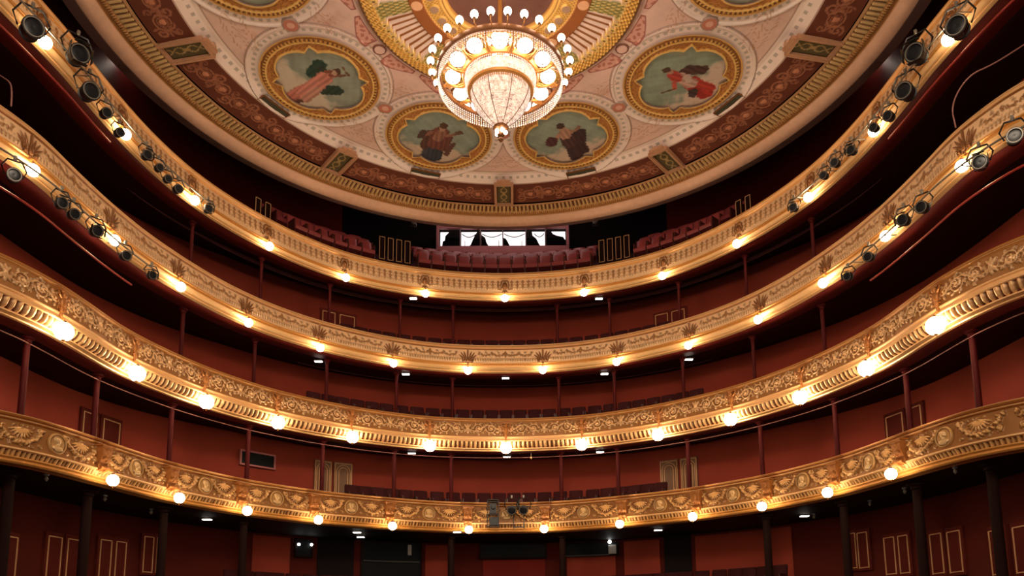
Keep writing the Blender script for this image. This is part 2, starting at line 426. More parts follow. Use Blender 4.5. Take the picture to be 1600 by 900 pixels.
def frieze(k, R, ztop, o_top, zbot, o_bot, parent, ground, motif, edge_shade, shade_k=0.8, gain=1.0):
    c, ss, nn = CV[k]; sm = ss[-1]-.05
    q = abs(ss) <= sm; c, ss, nn = c[q], ss[q], nn[q]
    br = S[k]; br = [br[0]-2.4, *br, br[-1]+2.4]; br = [br[0]-2.4, *br, br[-1]+2.4]
    br = np.array(br); idx = np.clip(np.searchsorted(br, ss)-1, 0, len(br)-2)
    ph = (ss-br[idx])/(br[idx+1]-br[idx])
    iu = np.clip((ph*(R.nu-1)).astype(int), 0, R.nu-1)
    H = blur(R.H, 1)[iu]*gain; C = R.C[iu]
    near = blur(R.C, 3)[iu]
    nv = R.nv; t = np.linspace(0, 1, nv)
    Z = ztop+(zbot-ztop)*t; O = o_top+(o_bot-o_top)*t
    V = np.empty((len(c), nv, 3)); off = O[None, :]+H
    V[:, :, :2] = c[:, None, :]+off[:, :, None]*nn[:, None, :]; V[:, :, 2] = Z[None, :]
    g = np.array(ground); m = np.array(motif); z = np.array(edge_shade)
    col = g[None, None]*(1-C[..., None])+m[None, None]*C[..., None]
    edge = np.clip(near*(1-np.clip(R.C[iu]*1.2, 0, 1))*2.6, 0, 1)*shade_k   # recess shade painted round the edges of the ornament
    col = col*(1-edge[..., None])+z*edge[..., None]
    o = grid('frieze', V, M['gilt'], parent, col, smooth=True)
    return o

# tongue / dentil band: a profile whose offset is modulated along s
def band(name, k, prof, m, parent, pitch, depth, duty=.5, zone=(0, 1), c0=(0.80, .46, .17), c1=(.16, .05, .012), smax=None):
    c, ss, nn = CV[k]; st = 2
    if smax: q = abs(ss) <= smax; c, ss, nn = c[q], ss[q], nn[q]
    c, ss, nn = c[::st], ss[::st], nn[::st]
    P = np.array(prof, float); L = np.r_[0, np.cumsum(np.hypot(*np.diff(P, axis=0).T))]; n = 12
    t = np.linspace(0, L[-1], n); PO = np.interp(t, L, P[:, 0]); PZ = np.interp(t, L, P[:, 1])
    T = t/L[-1]; zm = (T >= zone[0]) & (T <= zone[1])
    w = .5+.5*np.cos(2*PI*ss/pitch); w = np.clip((w-(1-duty))*5+.5, 0, 1)
    cut = (1-w)[:, None]*zm[None, :]
    # recess runs back and up, square to the profile
    V = np.empty((len(c), n, 3)); off = PO[None, :]-depth*cut
    V[:, :, :2] = c[:, None, :]+off[:, :, None]*nn[:, None, :]; V[:, :, 2] = PZ[None, :]+depth*.35*cut
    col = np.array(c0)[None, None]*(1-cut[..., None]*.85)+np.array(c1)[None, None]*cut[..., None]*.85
    return grid(name, V, M['gilt'], parent, col, smooth=False)

# ------------------------------------------------------------------ the house: floor, walls, slabs, soffits
fl = MB().box((0, 12, -3.1), (40, 50, .2)).build('floor', M['carpet']); struct(fl)
def wall_sweep(name, k, z0, z1, m, s0=-99, s1=99, off=0, thick=.15):
    c, ss, nn = CVL[k]; q = (ss >= s0) & (ss <= s1); c, nn = c[q], nn[q]
    P = [(off, z0), (off, z1), (off-thick, z1), (off-thick, z0), (off, z0)]
    V = np.empty((len(c), 5, 3))
    for j, (o, z) in enumerate(P): V[:, j, :2] = c+o*nn; V[:, j, 2] = z
    o = grid(name, V, m, smooth=False); struct(o); return o
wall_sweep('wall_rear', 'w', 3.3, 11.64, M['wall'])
wall_sweep('wall_stalls', 'w', -3, 3.3, M['wallshade'])
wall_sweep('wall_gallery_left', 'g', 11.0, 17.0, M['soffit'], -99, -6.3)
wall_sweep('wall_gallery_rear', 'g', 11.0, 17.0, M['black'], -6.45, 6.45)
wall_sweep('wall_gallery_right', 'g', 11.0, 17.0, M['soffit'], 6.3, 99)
rf = MB().box((0, 16, 17.15), (30, 34, .3)).build('ceiling_gallery', M['black']); struct(rf)

def slab(i, k, z0, z1, m, o0=-.18):
    """floor of a tier: from the parapet back to the rear wall"""
    c, ss, nn = CVL[k]; cw, sw, nw = CVL['w']
    t = np.linspace(-1, 1, 160)
    a = np.c_[np.interp(t*ss[-1], ss, c[:, 0]), np.interp(t*ss[-1], ss, c[:, 1])]
    n_ = np.c_[np.interp(t*ss[-1], ss, nn[:, 0]), np.interp(t*ss[-1], ss, nn[:, 1])]
    b = np.c_[np.interp(t*sw[-1], sw, cw[:, 0]), np.interp(t*sw[-1], sw, cw[:, 1])]
    a = a+o0*n_
    up = (0 if k == 1 else 1)*(.10+(.40 if k == 4 else .22)*np.clip((.62-np.abs(t))/.2, 0, 1))      # the soffit rises under the raked rows
    V = np.empty((160, 5, 3))
    for j, (p, z, w) in enumerate(((a, z0, 0), (a, z1, 0), (b, z1, 1), (b, z0, 1), (a, z0, 0))): V[:, j, :2] = p; V[:, j, 2] = z+w*up
    o = grid('trim_%d' % i, V, m, smooth=False); struct(o)
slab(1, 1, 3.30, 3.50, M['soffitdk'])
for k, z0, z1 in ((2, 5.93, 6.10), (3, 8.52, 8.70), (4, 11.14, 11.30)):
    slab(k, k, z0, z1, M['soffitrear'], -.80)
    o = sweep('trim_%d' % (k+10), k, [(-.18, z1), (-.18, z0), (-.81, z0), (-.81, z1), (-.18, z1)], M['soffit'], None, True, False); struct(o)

# ------------------------------------------------------------------ balcony fronts
def balcony(k, label, rail, relief, fz, ground, motif, edge_shade, shade_k, gain, rc):
    e = empty('balcony_front', label, 'balcony')
    rail2, cols = [], []
    for (p, q) in zip(rail[:-1], rail[1:]):
        rail2 += [p, q]
    for cc in rc: cols += [cc, cc]
    o = sweep('handrail', k, rail2, M['gilt'], e, False, False, None, cols)
    frieze(k, relief, fz[0], fz[1], fz[2], fz[3], e, ground, motif, edge_shade, shade_k, gain)
    return e
B = {}
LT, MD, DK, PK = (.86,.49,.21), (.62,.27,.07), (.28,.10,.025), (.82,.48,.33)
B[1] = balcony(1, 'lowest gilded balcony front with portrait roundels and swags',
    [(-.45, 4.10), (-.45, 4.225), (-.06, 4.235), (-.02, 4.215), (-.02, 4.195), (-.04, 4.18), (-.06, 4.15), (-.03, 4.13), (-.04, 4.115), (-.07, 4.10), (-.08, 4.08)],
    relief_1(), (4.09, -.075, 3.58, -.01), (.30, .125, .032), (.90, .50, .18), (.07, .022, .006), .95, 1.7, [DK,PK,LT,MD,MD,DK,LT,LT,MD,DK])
sweep('cornice', 1, [(-.02, 3.59), (.02, 3.585), (.02, 3.555), (-.02, 3.54)], M['goldlt'], B[1])
band('dentil_band', 1, [(-.02, 3.54), (-.05, 3.50), (-.09, 3.44)], None, B[1], .095, .04, .5)
sweep('lip', 1, [(-.09, 3.44), (-.04, 3.435), (-.04, 3.41), (-.08, 3.38), (-.07, 3.34), (-.10, 3.31), (-.30, 3.29)], M['gold'], B[1])
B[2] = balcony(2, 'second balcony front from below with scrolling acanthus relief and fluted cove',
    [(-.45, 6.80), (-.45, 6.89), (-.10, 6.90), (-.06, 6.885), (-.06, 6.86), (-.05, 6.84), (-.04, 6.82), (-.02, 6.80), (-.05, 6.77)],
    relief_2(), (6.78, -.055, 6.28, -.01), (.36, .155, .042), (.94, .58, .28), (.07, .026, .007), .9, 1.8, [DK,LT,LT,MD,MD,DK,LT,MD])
sweep('cornice', 2, [(-.02, 6.29), (.01, 6.285), (.01, 6.26), (-.02, 6.24), (-.025, 6.20), (0, 6.18), (.02, 6.17), (.02, 6.145), (-.02, 6.135)], M['goldlt'], B[2])
band('fluted_cove', 2, [(-.02, 6.135), (-.04, 6.07), (-.09, 6.00), (-.17, 5.96)], None, B[2], .135, .05, .5, c0=LT)
sweep('lip', 2, [(-.17, 5.965), (-.155, 5.955), (-.155, 5.93), (-.20, 5.92), (-.26, 5.915), (-.265, 5.89), (-.33, 5.885), (-.36, 5.93)], M['goldlt'], B[2])
B[3] = balcony(3, 'third balcony front from below with fine flower garland and smooth pale cove',
    [(-.45, 9.30), (-.45, 9.40), (-.13, 9.41), (-.10, 9.39), (-.10, 9.36), (-.08, 9.34), (-.06, 9.27), (-.03, 9.25), (-.05, 9.215)],
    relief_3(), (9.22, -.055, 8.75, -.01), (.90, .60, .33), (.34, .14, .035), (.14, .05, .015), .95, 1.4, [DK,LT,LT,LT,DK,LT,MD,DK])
sweep('cornice', 3, [(-.02, 8.76), (.01, 8.755), (.01, 8.73), (-.02, 8.71), (-.02, 8.68), (.005, 8.67), (0, 8.645)], M['gold'], B[3])
sweep('cove', 3, [(0, 8.645), (-.02, 8.60), (-.06, 8.56), (-.11, 8.54), (-.13, 8.54), (-.13, 8.515), (-.18, 8.50), (-.23, 8.495), (-.26, 8.53)], M['goldlt'], B[3])
B[4] = balcony(4, 'top balcony front with a row of small candelabra ornaments',
    [(-.45, 11.90), (-.45, 12.00), (-.13, 12.01), (-.10, 11.99), (-.09, 11.94), (-.07, 11.92), (-.05, 11.83), (-.025, 11.80), (-.05, 11.755)],
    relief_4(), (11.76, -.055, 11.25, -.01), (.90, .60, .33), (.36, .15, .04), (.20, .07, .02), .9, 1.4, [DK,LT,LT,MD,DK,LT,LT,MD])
sweep('cornice', 4, [(-.02, 11.26), (.01, 11.255), (.01, 11.23), (-.02, 11.215), (-.02, 11.19), (.005, 11.18), (0, 11.165)], M['gold'], B[4])
sweep('cove', 4, [(0, 11.165), (-.02, 11.13), (-.06, 11.10), (-.10, 11.09), (-.12, 11.09), (-.12, 11.07), (-.16, 11.06), (-.20, 11.06), (-.22, 11.13)], M['goldlt'], B[4])

# brackets (parts of the balcony fronts): one mesh per kind, copied along the front; local -y faces the hall
def leafball(mb, c, a, L, w, d=.03):      # a leaf in the x-z plane at angle a
    R = Matrix.Rotation(-a, 3, 'Y')
    mb.ball((c[0]+math.cos(a)*L/2, c[1], c[2]+math.sin(a)*L/2), (L/2, d, w), R, 8, 6)
def bracket_1():
    mb = MB()
    prof = [(0, .47), (-.10, .47), (-.13, .44), (-.11, .40), (-.12, .36), (-.115, .25), (-.08, .14), (-.05, .08), (-.08, .03), (-.11, .01), (-.10, -.03), (-.05, -.06), (0, -.06)]
    n = len(prof); V = []
    for x, sc in ((-.16, 1.0), (.16, 1.0)): V += [(x*(.95 if z > .38 else .72+.25*z), y*1.5, z) for y, z in prof]
    mb.add(V, [tuple(range(n)), tuple(range(n, 2*n))[::-1]]+[(i, n+i, n+(i+1)%n, (i+1)%n) for i in range(n)])
    mb.box((0, -.10, .455), (.36, .22, .03))
    mb.ball((0, -.17, .30), (.05, .03, .07)); mb.ball((0, -.18, .36), (.035, .03, .03))
    for a in (-2.3, -1.57, -.84): leafball(mb, (0, -.165, .24), a, .14, .03)
    for sx in (-1, 1): mb.lathe([(0, -.015), (.045, -.015), (.05, 0), (.045, .015), (0, .015)], (sx*.11, -.09, .03), 12, Matrix.Rotation(PI/2, 3, 'X'))
    return mb
def medallion_1():
    """portrait roundel: moulded ring and a bust in relief"""
    n, m = 48, 26; V = np.empty((n, m, 3)); col = np.empty((n, m, 3))
    A = np.linspace(0, 2*PI, n, endpoint=False)[:, None]; Rr = np.linspace(0.0005, .205, m)[None, :]
    X = Rr*np.cos(A); Z = Rr*np.sin(A)*1.02; Rb = Rr+0*A
    H = .05*np.exp(-((Rb-.185)/.018)**2)+.025*(Rb < .165)
    def cap(x0, z0, x1, z1, w, h):
        dx, dz = x1-x0, z1-z0; L = dx*dx+dz*dz+1e-9; t = np.clip(((X-x0)*dx+(Z-z0)*dz)/L, 0, 1)
        d = np.hypot(X-x0-t*dx, Z-z0-t*dz)/w
        return h*np.sqrt(np.clip(1-d*d, 0, 1))
    F = np.maximum.reduce([cap(0, .04, 0, .055, .060, .055), cap(.0, -.03, .0, .02, .032, .045), cap(-.07, -.10, .07, -.10, .05, .04), cap(.035, .03, .05, .02, .018, .05), cap(-.04, .05, -.05, .09, .03, .05)])
    H = H+F
    H = np.where(Rb > .2, 0, H)
    V[..., 0] = X; V[..., 1] = -H-.005; V[..., 2] = Z
    base = np.where(F[..., None] > 0, np.array((.66, .42, .19)), np.array((.52, .29, .10)))
    rim = ((Rb > .150) & (Rb < .172))[..., None]; col = np.where(rim, np.array((.14, .055, .015)), base)
    return V, col
def bracket_2():
    mb = MB()
    mb.box((0, -.03, .42), (.22, .10, .04)); mb.ball((0, -.10, .33), (.055, .055, .065)); mb.ball((0, -.085, .385), (.075, .05, .03))
    mb.ball((0, -.07, .20), (.075, .06, .13)); mb.ball((0, -.06, .06), (.05, .05, .10)); mb.ball((0, -.05, -.04), (.035, .04, .07))
    for sx in (-1, 1):
        mb.tube([(sx*.06, -.08, .27), (sx*.12, -.10, .30), (sx*.15, -.09, .37)], [.028, .022, .018], 8)
        for j, a in enumerate((.2, .6, 1.0, -.3, -.8)):
            aa = a if sx > 0 else PI-a
            leafball(mb, (sx*.06, -.03, .20), aa, .20-.02*j, .032)
        mb.tube([(sx*.02, -.06, .08), (sx*.09, -.06, .04), (sx*.11, -.06, .09), (sx*.07, -.06, .11)], .018, 6)
    return mb
def bracket_3():
    mb = MB()
    mb.tube([(0, -.03, .0), (0, -.05, .25), (0, -.06, .38), (0, -.10, .41)], [.03, .022, .03, .02], 8)
    for sx in (-1, 1):
        for a, L in ((1.25, .34), (.95, .36), (.65, .34), (.35, .24)):
            aa = a if sx > 0 else PI-a
            R = Matrix.Rotation(-aa, 3, 'Y')
            mb.ball((sx*.02+math.cos(aa)*L/2, -.03, .06+math.sin(aa)*L/2), (L/2, .022, .024), R, 8, 6)
        mb.tube([(sx*.02, -.04, .06), (sx*.10, -.05, .10), (sx*.17, -.05, .06), (sx*.15, -.05, .0), (sx*.09, -.05, .01), (sx*.10, -.05, .05)], .018, 6)
        mb.ball((sx*.12, -.06, .04), .028, None, 8, 5)
    mb.ball((0, -.07, .06), (.05, .035, .06)); mb.ball((0, -.05, -.02), (.03, .03, .05))
    return mb
def bracket_4():
    mb = MB()
    mb.ball((0, -.04, .20), (.095, .045, .13), None, 12, 8)
    mb.tube([(-.13, -.03, .33), (-.08, -.06, .38), (0, -.07, .36), (.08, -.06, .38), (.13, -.03, .33)], .022, 6)
    for sx in (-1, 1):
        mb.tube([(sx*.10, -.03, .34), (sx*.14, -.04, .24), (sx*.11, -.05, .12), (sx*.15, -.04, .06), (sx*.18, -.03, .10)], .018, 6)
        leafball(mb, (sx*.02, -.03, .06), -.9 if sx > 0 else PI+.9, .12, .022)
    mb.ball((0, -.06, .22), (.045, .05, .06), None, 8, 6); mb.ball((0, -.05, -.02), (.025, .03, .07), None, 8, 6)
    return mb
for k, fn, m, z in ((1, bracket_1, 'orange', 3.60), (2, bracket_2, 'orange', 6.30), (3, bracket_3, 'orange', 8.77), (4, bracket_4, 'orange', 11.30)):
    proto = None
    for s in S[k]:
        P, rz = at(k, s, -.045, z)
        if proto is None: o = proto = fn().build('bracket', M[m if k < 3 else 'bronze'], B[k], True)
        else: o = proto.copy(); COL.objects.link(o)
        o.location = P; o.rotation_euler = (0, 0, rz); o['label'] = 'orange gold cast bracket'
Vm, cm = medallion_1(); proto = None
for s in [0, 2.4, 4.8, 7.05, 9.22, 11.36, 13.55, -2.4, -4.8, -7.05, -9.22, -11.36, -13.55]:
    P, rz = at(1, s, -.035, 3.835)
    if proto is None: o = proto = grid('portrait_roundel', Vm, M['gilt'], B[1], cm, True, True, True)
    else: o = proto.copy(); COL.objects.link(o)
    o.location = P; o.rotation_euler = (0, 0, rz)

# ------------------------------------------------------------------ globe lamps
def globe_lamp(k):
    r = {1: .12, 2: .175, 3: .112, 4: .115}[k]
    nm = {1: 'lowest', 2: 'second', 3: 'third', 4: 'top'}[k]
    e = empty('globe_lamp', '', 'globe lamp')
    MB().ball((0, 0, 0), r, None, 20, 12).build('glass_globe', M['globe'], e, True)
    MB().lathe([(.02, r*.93+.05), (.035, r*.93+.04), (.03, r*.93+.02), (r*.45, r*.90), (r*.42, r*.86)], n=14).build('cap', M['bronze'], e, True)
    if k == 1: MB().tube([(0, 0, r+.05), (0, .0, r+.09), (0, .12, r+.10), (0, .34, r+.03)], .014, 6).build('arm', M['gold'], e, True)
    else: MB().tube([(0, 0, r+.03), (0, .02, r+.08), (0, .12 if k != 2 else .10, r+(.10 if k != 2 else .16))], .013, 6).build('arm', M['gold'], e, True)
    if k <= 2: MB().lathe([(0.0, -r-.05), (.008, -r-.03), (.022, -r-.01), (r*.3, -r*.94), (r*.3, -r*.92)], n=12).build('finial', M['gold'], e, True)
    return e
LZ = {1: (3.33, .30), 2: (5.90, .10), 3: (8.46, .10), 4: (11.03, .10)}
for k in (1, 2, 3, 4):
    proto = globe_lamp(k); kids = tree(proto); n = len(S[k])
    nm = {1: 'lowest balcony front', 2: 'second balcony front', 3: 'third balcony front', 4: 'top balcony front'}[k]
    for i, s in enumerate(S[k]):
        o = proto if i == 0 else copy_tree(proto, kids)
        P, rz = at(k, s, LZ[k][1], LZ[k][0]); o.location = P; o.rotation_euler = (0, 0, rz)
        o['label'] = 'lit white globe lamp under the %s, %s' % (nm, place_word(i, n))
        o['group'] = {1: 'globe lamps of the lowest balcony', 2: 'globe lamps of the second balcony', 3: 'globe lamps of the third balcony', 4: 'globe lamps of the top balcony'}[k]

# ------------------------------------------------------------------ iron columns
def column(ztop, zbot, m, r=.055):
    e = empty('column', '', 'column'); h = ztop-zbot
    MB().lathe([(r*1.7, .0), (r*1.7, .06), (r*1.15, .10), (r*1.1, .2), (r, h-.22), (r*1.0, h-.12)], n=14).build('shaft', M[m], e, True)
    MB().lathe([(r*1.0, h-.13), (r*1.35, h-.12), (r*1.2, h-.10), (r*1.3, h-.06), (r*2.1, h-.03), (r*2.1, h)], n=14).build('capital', M[m], e, True)
    return e
CS = [1.6, 3.22, 5.3, 7.42, 9.6, 11.7, 13.8]
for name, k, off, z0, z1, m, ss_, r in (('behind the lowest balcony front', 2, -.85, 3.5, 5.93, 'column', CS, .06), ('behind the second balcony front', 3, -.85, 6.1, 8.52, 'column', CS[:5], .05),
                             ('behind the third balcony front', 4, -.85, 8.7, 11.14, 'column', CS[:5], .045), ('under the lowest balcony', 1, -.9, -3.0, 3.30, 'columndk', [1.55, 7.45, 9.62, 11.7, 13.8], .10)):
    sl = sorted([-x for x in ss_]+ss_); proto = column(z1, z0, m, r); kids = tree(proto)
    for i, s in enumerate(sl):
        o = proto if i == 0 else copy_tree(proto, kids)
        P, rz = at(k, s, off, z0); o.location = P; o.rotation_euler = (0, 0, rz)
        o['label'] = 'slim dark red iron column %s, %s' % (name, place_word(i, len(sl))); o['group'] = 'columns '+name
# curtain rail joining the column heads of the lowest balcony
c, ss, nn = CVL[2]; q = abs(ss) < 15.6
pts = [(x, y, 5.80) for x, y in (c-.80*nn)[q]]
tag(MB().tube(pts, .012, 6).build('curtain_rail', M['cable']), 'thin pale curtain rail curving past the column heads under the second balcony', 'curtain rail')

# ------------------------------------------------------------------ painted ceiling (circular, over the hall)
CX, CY = 0.0, 15.02
PER = math.radians(39.2)
def nz(x, y, f=1.0, ph=0.0):
    return (np.sin(x*1.7*f+1.3*np.sin(y*1.1*f+ph))+np.sin(y*2.3*f+1.7*np.sin(x*.9*f-ph))+.6*np.sin((x+y)*3.9*f+ph)+.5*np.sin((x-y)*5.3*f+2*np.sin(y*2*f)))/3.1
def ang(n, coarse=80, lim=2.35):
    return np.r_[np.linspace(-lim, lim, n), np.linspace(lim, 2*PI-lim, coarse+2)[1:-1]]
def zc(r): return np.interp(r, [0, 6.9, 7.25, 8.2, 8.7, 9.1], [14.13, 14.13, 13.98, 13.93, 13.86, 13.78])
def polar(name, A, Rr, Hf, m, parent=None):
    a, r = np.meshgrid(A, Rr, indexing='ij')
    H, col = Hf(a, r)
    V = np.stack([CX+r*np.sin(a), CY+r*np.cos(a), zc(r)-H], -1)
    return grid(name, V, m, parent, col, True, True, False)
def mix(c, d, k): return c*(1-k[..., None])+np.array(d)*k[..., None]
def ss_(x, a, b):
    t = np.clip((x-a)/(b-a), 0, 1); return t*t*(3-2*t)
CREAM = (.73, .50, .42); WHITE = (.84, .68, .60); GREY = (.30, .25, .19)
MEDR = 5.374
def f_field(a, r):
    x = r*np.sin(a); y = r*np.cos(a)
    n = nz(x, y, 1.3); n2 = nz(x, y, 5.0, 1.0)
    c = np.array(CREAM)*(1+.10*n[..., None]+.06*n2[..., None]); c = mix(c, (.60, .33, .26), np.clip(n2*n*1.2, 0, .5))
    H = np.zeros_like(r)
    k = np.round(a/PER-.5); am = (k+.5)*PER            # nearest medallion
    d = np.hypot(x-MEDR*np.sin(am), y-MEDR*np.cos(am))
    th = np.arctan2(y-MEDR*np.cos(am), x-MEDR*np.sin(am))
    kb = np.round(a/PER); ab = kb*PER                  # nearest spandrel axis
    da = a-ab
    # dotted white ring that runs round inside the frieze
    ring = (r > 6.78) & (r < 7.20); c = mix(c, WHITE, ring*1.0)
    dots = ring & (np.abs(r-6.99) < .045) & (np.cos(a*200) > .1); c = mix(c, GREY, dots*.65)
    c = mix(c, (.42, .27, .2), ((np.abs(r-6.77) < .02) | (np.abs(r-7.20) < .015))*.8)
    # white dotted ring round each picture
    w = (d < 1.80); c = mix(c, WHITE, w*1.0); H = np.where((d > 1.74) & (d < 1.82), .03, H)
    dd = (np.abs(d-1.63) < .045) & (np.cos(th*56) > .05); c = mix(c, GREY, dd*.6)
    c = mix(c, (.36, .24, .19), (np.abs(d-1.83) < .016)*.9)
    # pale strapwork linking the rings
    b = (np.abs(da*r) < .10) & (r > 4.0) & (r < 6.8) & (d > 1.82); 
    bd = np.hypot(r-4.95, da*4.95)
    c = mix(c, (.40, .27, .22), (np.abs(bd-.19) < .022)*1.0); c = mix(c, (.55, .20, .13), (bd < .17)*1.0); c = mix(c, (.72, .40, .30), (bd < .09)*1.0)
    H = np.where(bd < .19, .04, H)
    # pink strapwork panels round the rosette
    am2 = np.abs(a-am); q = am2*3.35
    tr = (r > 3.30) & (r < 3.68-.25*np.clip((q-.55)/.5, 0, 1)) & (q > .24) & (q < 1.06)
    ed = tr & ~((r > 3.33) & (r < 3.65-.25*np.clip((q-.55)/.5, 0, 1)) & (q > .28) & (q < 1.02))
    c = mix(c, (.68, .36, .28), tr*1.0)
    pat = tr & (np.sin(q*27)*np.sin((r-3.3)*30+np.sin(q*14)*1.5) > .25); c = mix(c, (.42, .13, .09), pat*.8)
    c = mix(c, (.35, .12, .09), ed*1.0)
    b0 = np.hypot(r-3.42, (a-am)*3.42)
    c = mix(c, (.22, .09, .06), (b0 < .17)*1.0); c = mix(c, (.75, .5, .42), (b0 < .125)*1.0); H = np.where(b0 < .16, .03, H)
    # spandrel leaf sprays
    for rc, sc in ((6.25, .55), (4.15, .4)):
        u = da*rc; v = r-rc; m_ = (np.hypot(u/(sc*1.2), v/(sc*.6)) < 1) & (np.sin(u*23+4*np.sin(v*15))*np.sin(v*21+3*np.sin(u*11)) > .35)
        c = mix(c, (.50, .24, .12), m_*.55)
    # thin outline of the spandrels
    return H, c
o = polar('ceiling', ang(1500), np.linspace(3.10, 7.22, 300), f_field, M['paint']); struct(o)

RF = Ras(PER*7.7, .93, .02)
def _rf():
    w = RF.w; 
    for sd in (-1, 1):
        X = lambda x: w/2+sd*x
        for i, (x, y, r) in enumerate(((0.0, .46, .17), (.62, .47, .24), (1.22, .45, .20), (1.80, .47, .24))):
            RF.stroke([(X(x), y)], .085, .05, 1.0); RF.spiral(X(x), y, r, r*.75, i*1.7, 1.0, .022, .03, .55); RF.spiral(X(x), y, r*.55, r*.5, 0, 1, .016, .02, .4)
            RF.spiral(X(x+.30), .46+(.2 if i % 2 else -.2), .16, .03, 2.2, sd*(1 if i % 2 else -1)*1.3, .026, .03, .5)
            RF.spiral(X(x+.30), .46-(.2 if i % 2 else -.2), .10, .03, 1.2, -sd*(1 if i % 2 else -1)*1.1, .02, .025, .42)
            for k in range(5): RF.leaf(X(x+.24), .46, k*1.3, .20, .035, .02, .4)
_rf()
def f_frieze(a, r):
    k = np.round(a/PER-.5); u = (a-(k)*PER)*7.7; v = r-7.22
    iu = np.clip((u/RF.w*(RF.nu-1)).astype(int), 0, RF.nu-1); iv = np.clip((v/.93*(RF.nv-1)).astype(int), 0, RF.nv-1)
    C = RF.C[iu, iv]; H = RF.H[iu, iv]*.5
    c = mix(np.ones(r.shape+(3,))*np.array((.135, .036, .018)), (.50, .20, .11), C)
    return H, c
o = polar('trim_5', ang(1300), np.linspace(7.215, 8.15, 52), f_frieze, M['paint']); struct(o)
def f_corn(a, r):
    H = np.zeros_like(r); c = np.ones(r.shape+(3,))*np.array((.50, .25, .08))
    g1 = (r < 8.24); H = np.where(g1, .05, H); c = mix(c, (.62, .34, .16), g1*1.0)
    dz = (r > 8.26) & (r < 8.56); t = np.cos(a*410); H = np.where(dz, np.where(t > -.1, .05, -.03), H)
    c = mix(c, (.66, .42, .18), (dz & (t > -.1))*1.0); c = mix(c, (.20, .07, .03), (dz & (t <= -.1))*1.0)
    bd = (r > 8.59) & (r < 8.67); t2 = np.cos(a*820); H = np.where(bd, .03+.02*t2, H); c = mix(c, (.60, .30, .10), bd*1.0); c = mix(c, (.30, .11, .04), (bd & (t2 < 0))*.8)
    og = (r > 8.67) & (r < 8.78); c = mix(c, (.42, .18, .05), og*1.0)
    pe = (r >= 8.78) & (r < 9.10); H = np.where(pe, .02+.10*np.sin((r-8.78)/.32*PI/2), H); c = mix(c, (.66, .38, .25), pe*1.0)
    fa = (r >= 9.10); H = np.where(fa, .12-.10*(r-9.1)/.35, H); c = mix(c, (.27, .155, .125), fa*1.0)
    k = np.round(a/(PER/2)); bo = np.hypot(r-9.27, (a-k*PER/2)*9.27)
    c = mix(c, (.16, .08, .06), (fa & (bo < .14) & (bo > .10))*1.0); c = mix(c, (.20, .10, .07), (fa & (bo < .06))*1.0)
    return H, c
o = polar('trim_6', ang(2900), np.r_[np.linspace(8.15, 8.8, 50), np.linspace(8.815, 9.45, 28)], f_corn, M['gilt']); struct(o)
# the shell above the rim
A_ = np.linspace(0, 2*PI, 120, endpoint=False); Vs = np.empty((120, 3, 3))
for j, (r, z) in enumerate(((9.45, 13.76), (9.50, 13.95), (9.2, 17.0))):
    Vs[:, j] = np.stack([CX+r*np.sin(A_), CY+r*np.cos(A_), np.full(120, z)], -1)
o = grid('trim_7', Vs, M['black'], None, None, True, True); struct(o)

# central gilded rosette
ros = empty('ceiling_rosette', 'huge round gilded rosette with radiating ribs in the middle of the painted ceiling', 'ceiling ornament')
def f_ros(a, r):
    H = np.zeros_like(r); c = np.ones(r.shape+(3,))*np.array((.62, .30, .08))
    e = r > 3.10; H = np.where(e, .10, H); c = mix(c, (.20, .08, .03), e*1.0)
    b = (r > 2.84) & (r <= 3.10); lf = np.sin(a*160+20*r)*np.sin(r*50); H = np.where(b, .12+.03*lf, H); c = mix(c, (.74, .42, .09), b*1.0); c = mix(c, (.40, .20, .04), (b & (lf < -.35))*.7)
    kk = np.round(a/PER); u = a-kk*PER
    sp = (r > 2.06) & (r <= 2.84)
    fr = (u+PER/2)/PER*11.0; q = np.abs((fr % 1)-.5)     # 12 ribs to a bay
    rib = q < .17
    grn = np.abs(u) < math.radians(4.2)
    ground = sp & ~rib & ~grn; c = mix(c, (.86, .68, .60), ground*1.0); H = np.where(ground, 0.0, H)
    H = np.where(sp & rib & ~grn, .022, H); c = mix(c, (.30, .10, .016), (sp & rib & ~grn)*1.0)
    g = sp & grn; pt = np.sin(u*180)*np.sin(r*26); c = mix(c, (.30, .27, .09), g*1.0); c = mix(c, (.62, .45, .15), (g & (pt > .2))*1.0); H = np.where(g, .06+.02*pt, H)
    knob = (r > 2.72) & (r < 2.90) & (q < .28) & ~grn; H = np.where(knob, .14, H); c = mix(c, (.80, .54, .16), knob*1.0); c = mix(c, (.12, .06, .01), (knob & (q < .09) & (np.abs(r-2.81) < .035))*1.0)
    ob = (r > 1.74) & (r <= 2.06); H = np.where(ob, .10, H); c = mix(c, (.30, .09, .018), ob*1.0)
    stud = ob & (np.hypot(r-1.9, (u-0)*1.9) < .13); c = mix(c, (.72, .4, .22), stud*1.0)
    gb = (r > 1.38) & (r <= 1.74); w = np.hypot(r-1.56, ((a % (PER/3))-PER/6)*1.56); H = np.where(gb, .06, H)
    c = mix(c, (.70, .42, .10), gb*1.0); c = mix(c, (.36, .22, .14), (gb & (w < .10))*1.0); H = np.where(gb & (w < .11), .11, H); c = mix(c, (.30, .13, .03), (gb & (w > .13) & (np.sin(a*130)*np.sin(r*60) > .3))*.8)
    ir = (r > 1.22) & (r <= 1.38); H = np.where(ir, .12, H); c = mix(c, (.78, .48, .12), ir*1.0); c = mix(c, (.34, .15, .03), (ir & (np.abs(r-1.30) < .018))*1.0)
    return H, c
polar('gilded_ring', ang(1500, 200), np.linspace(1.215, 3.16, 150), f_ros, M['gilt'], ros)
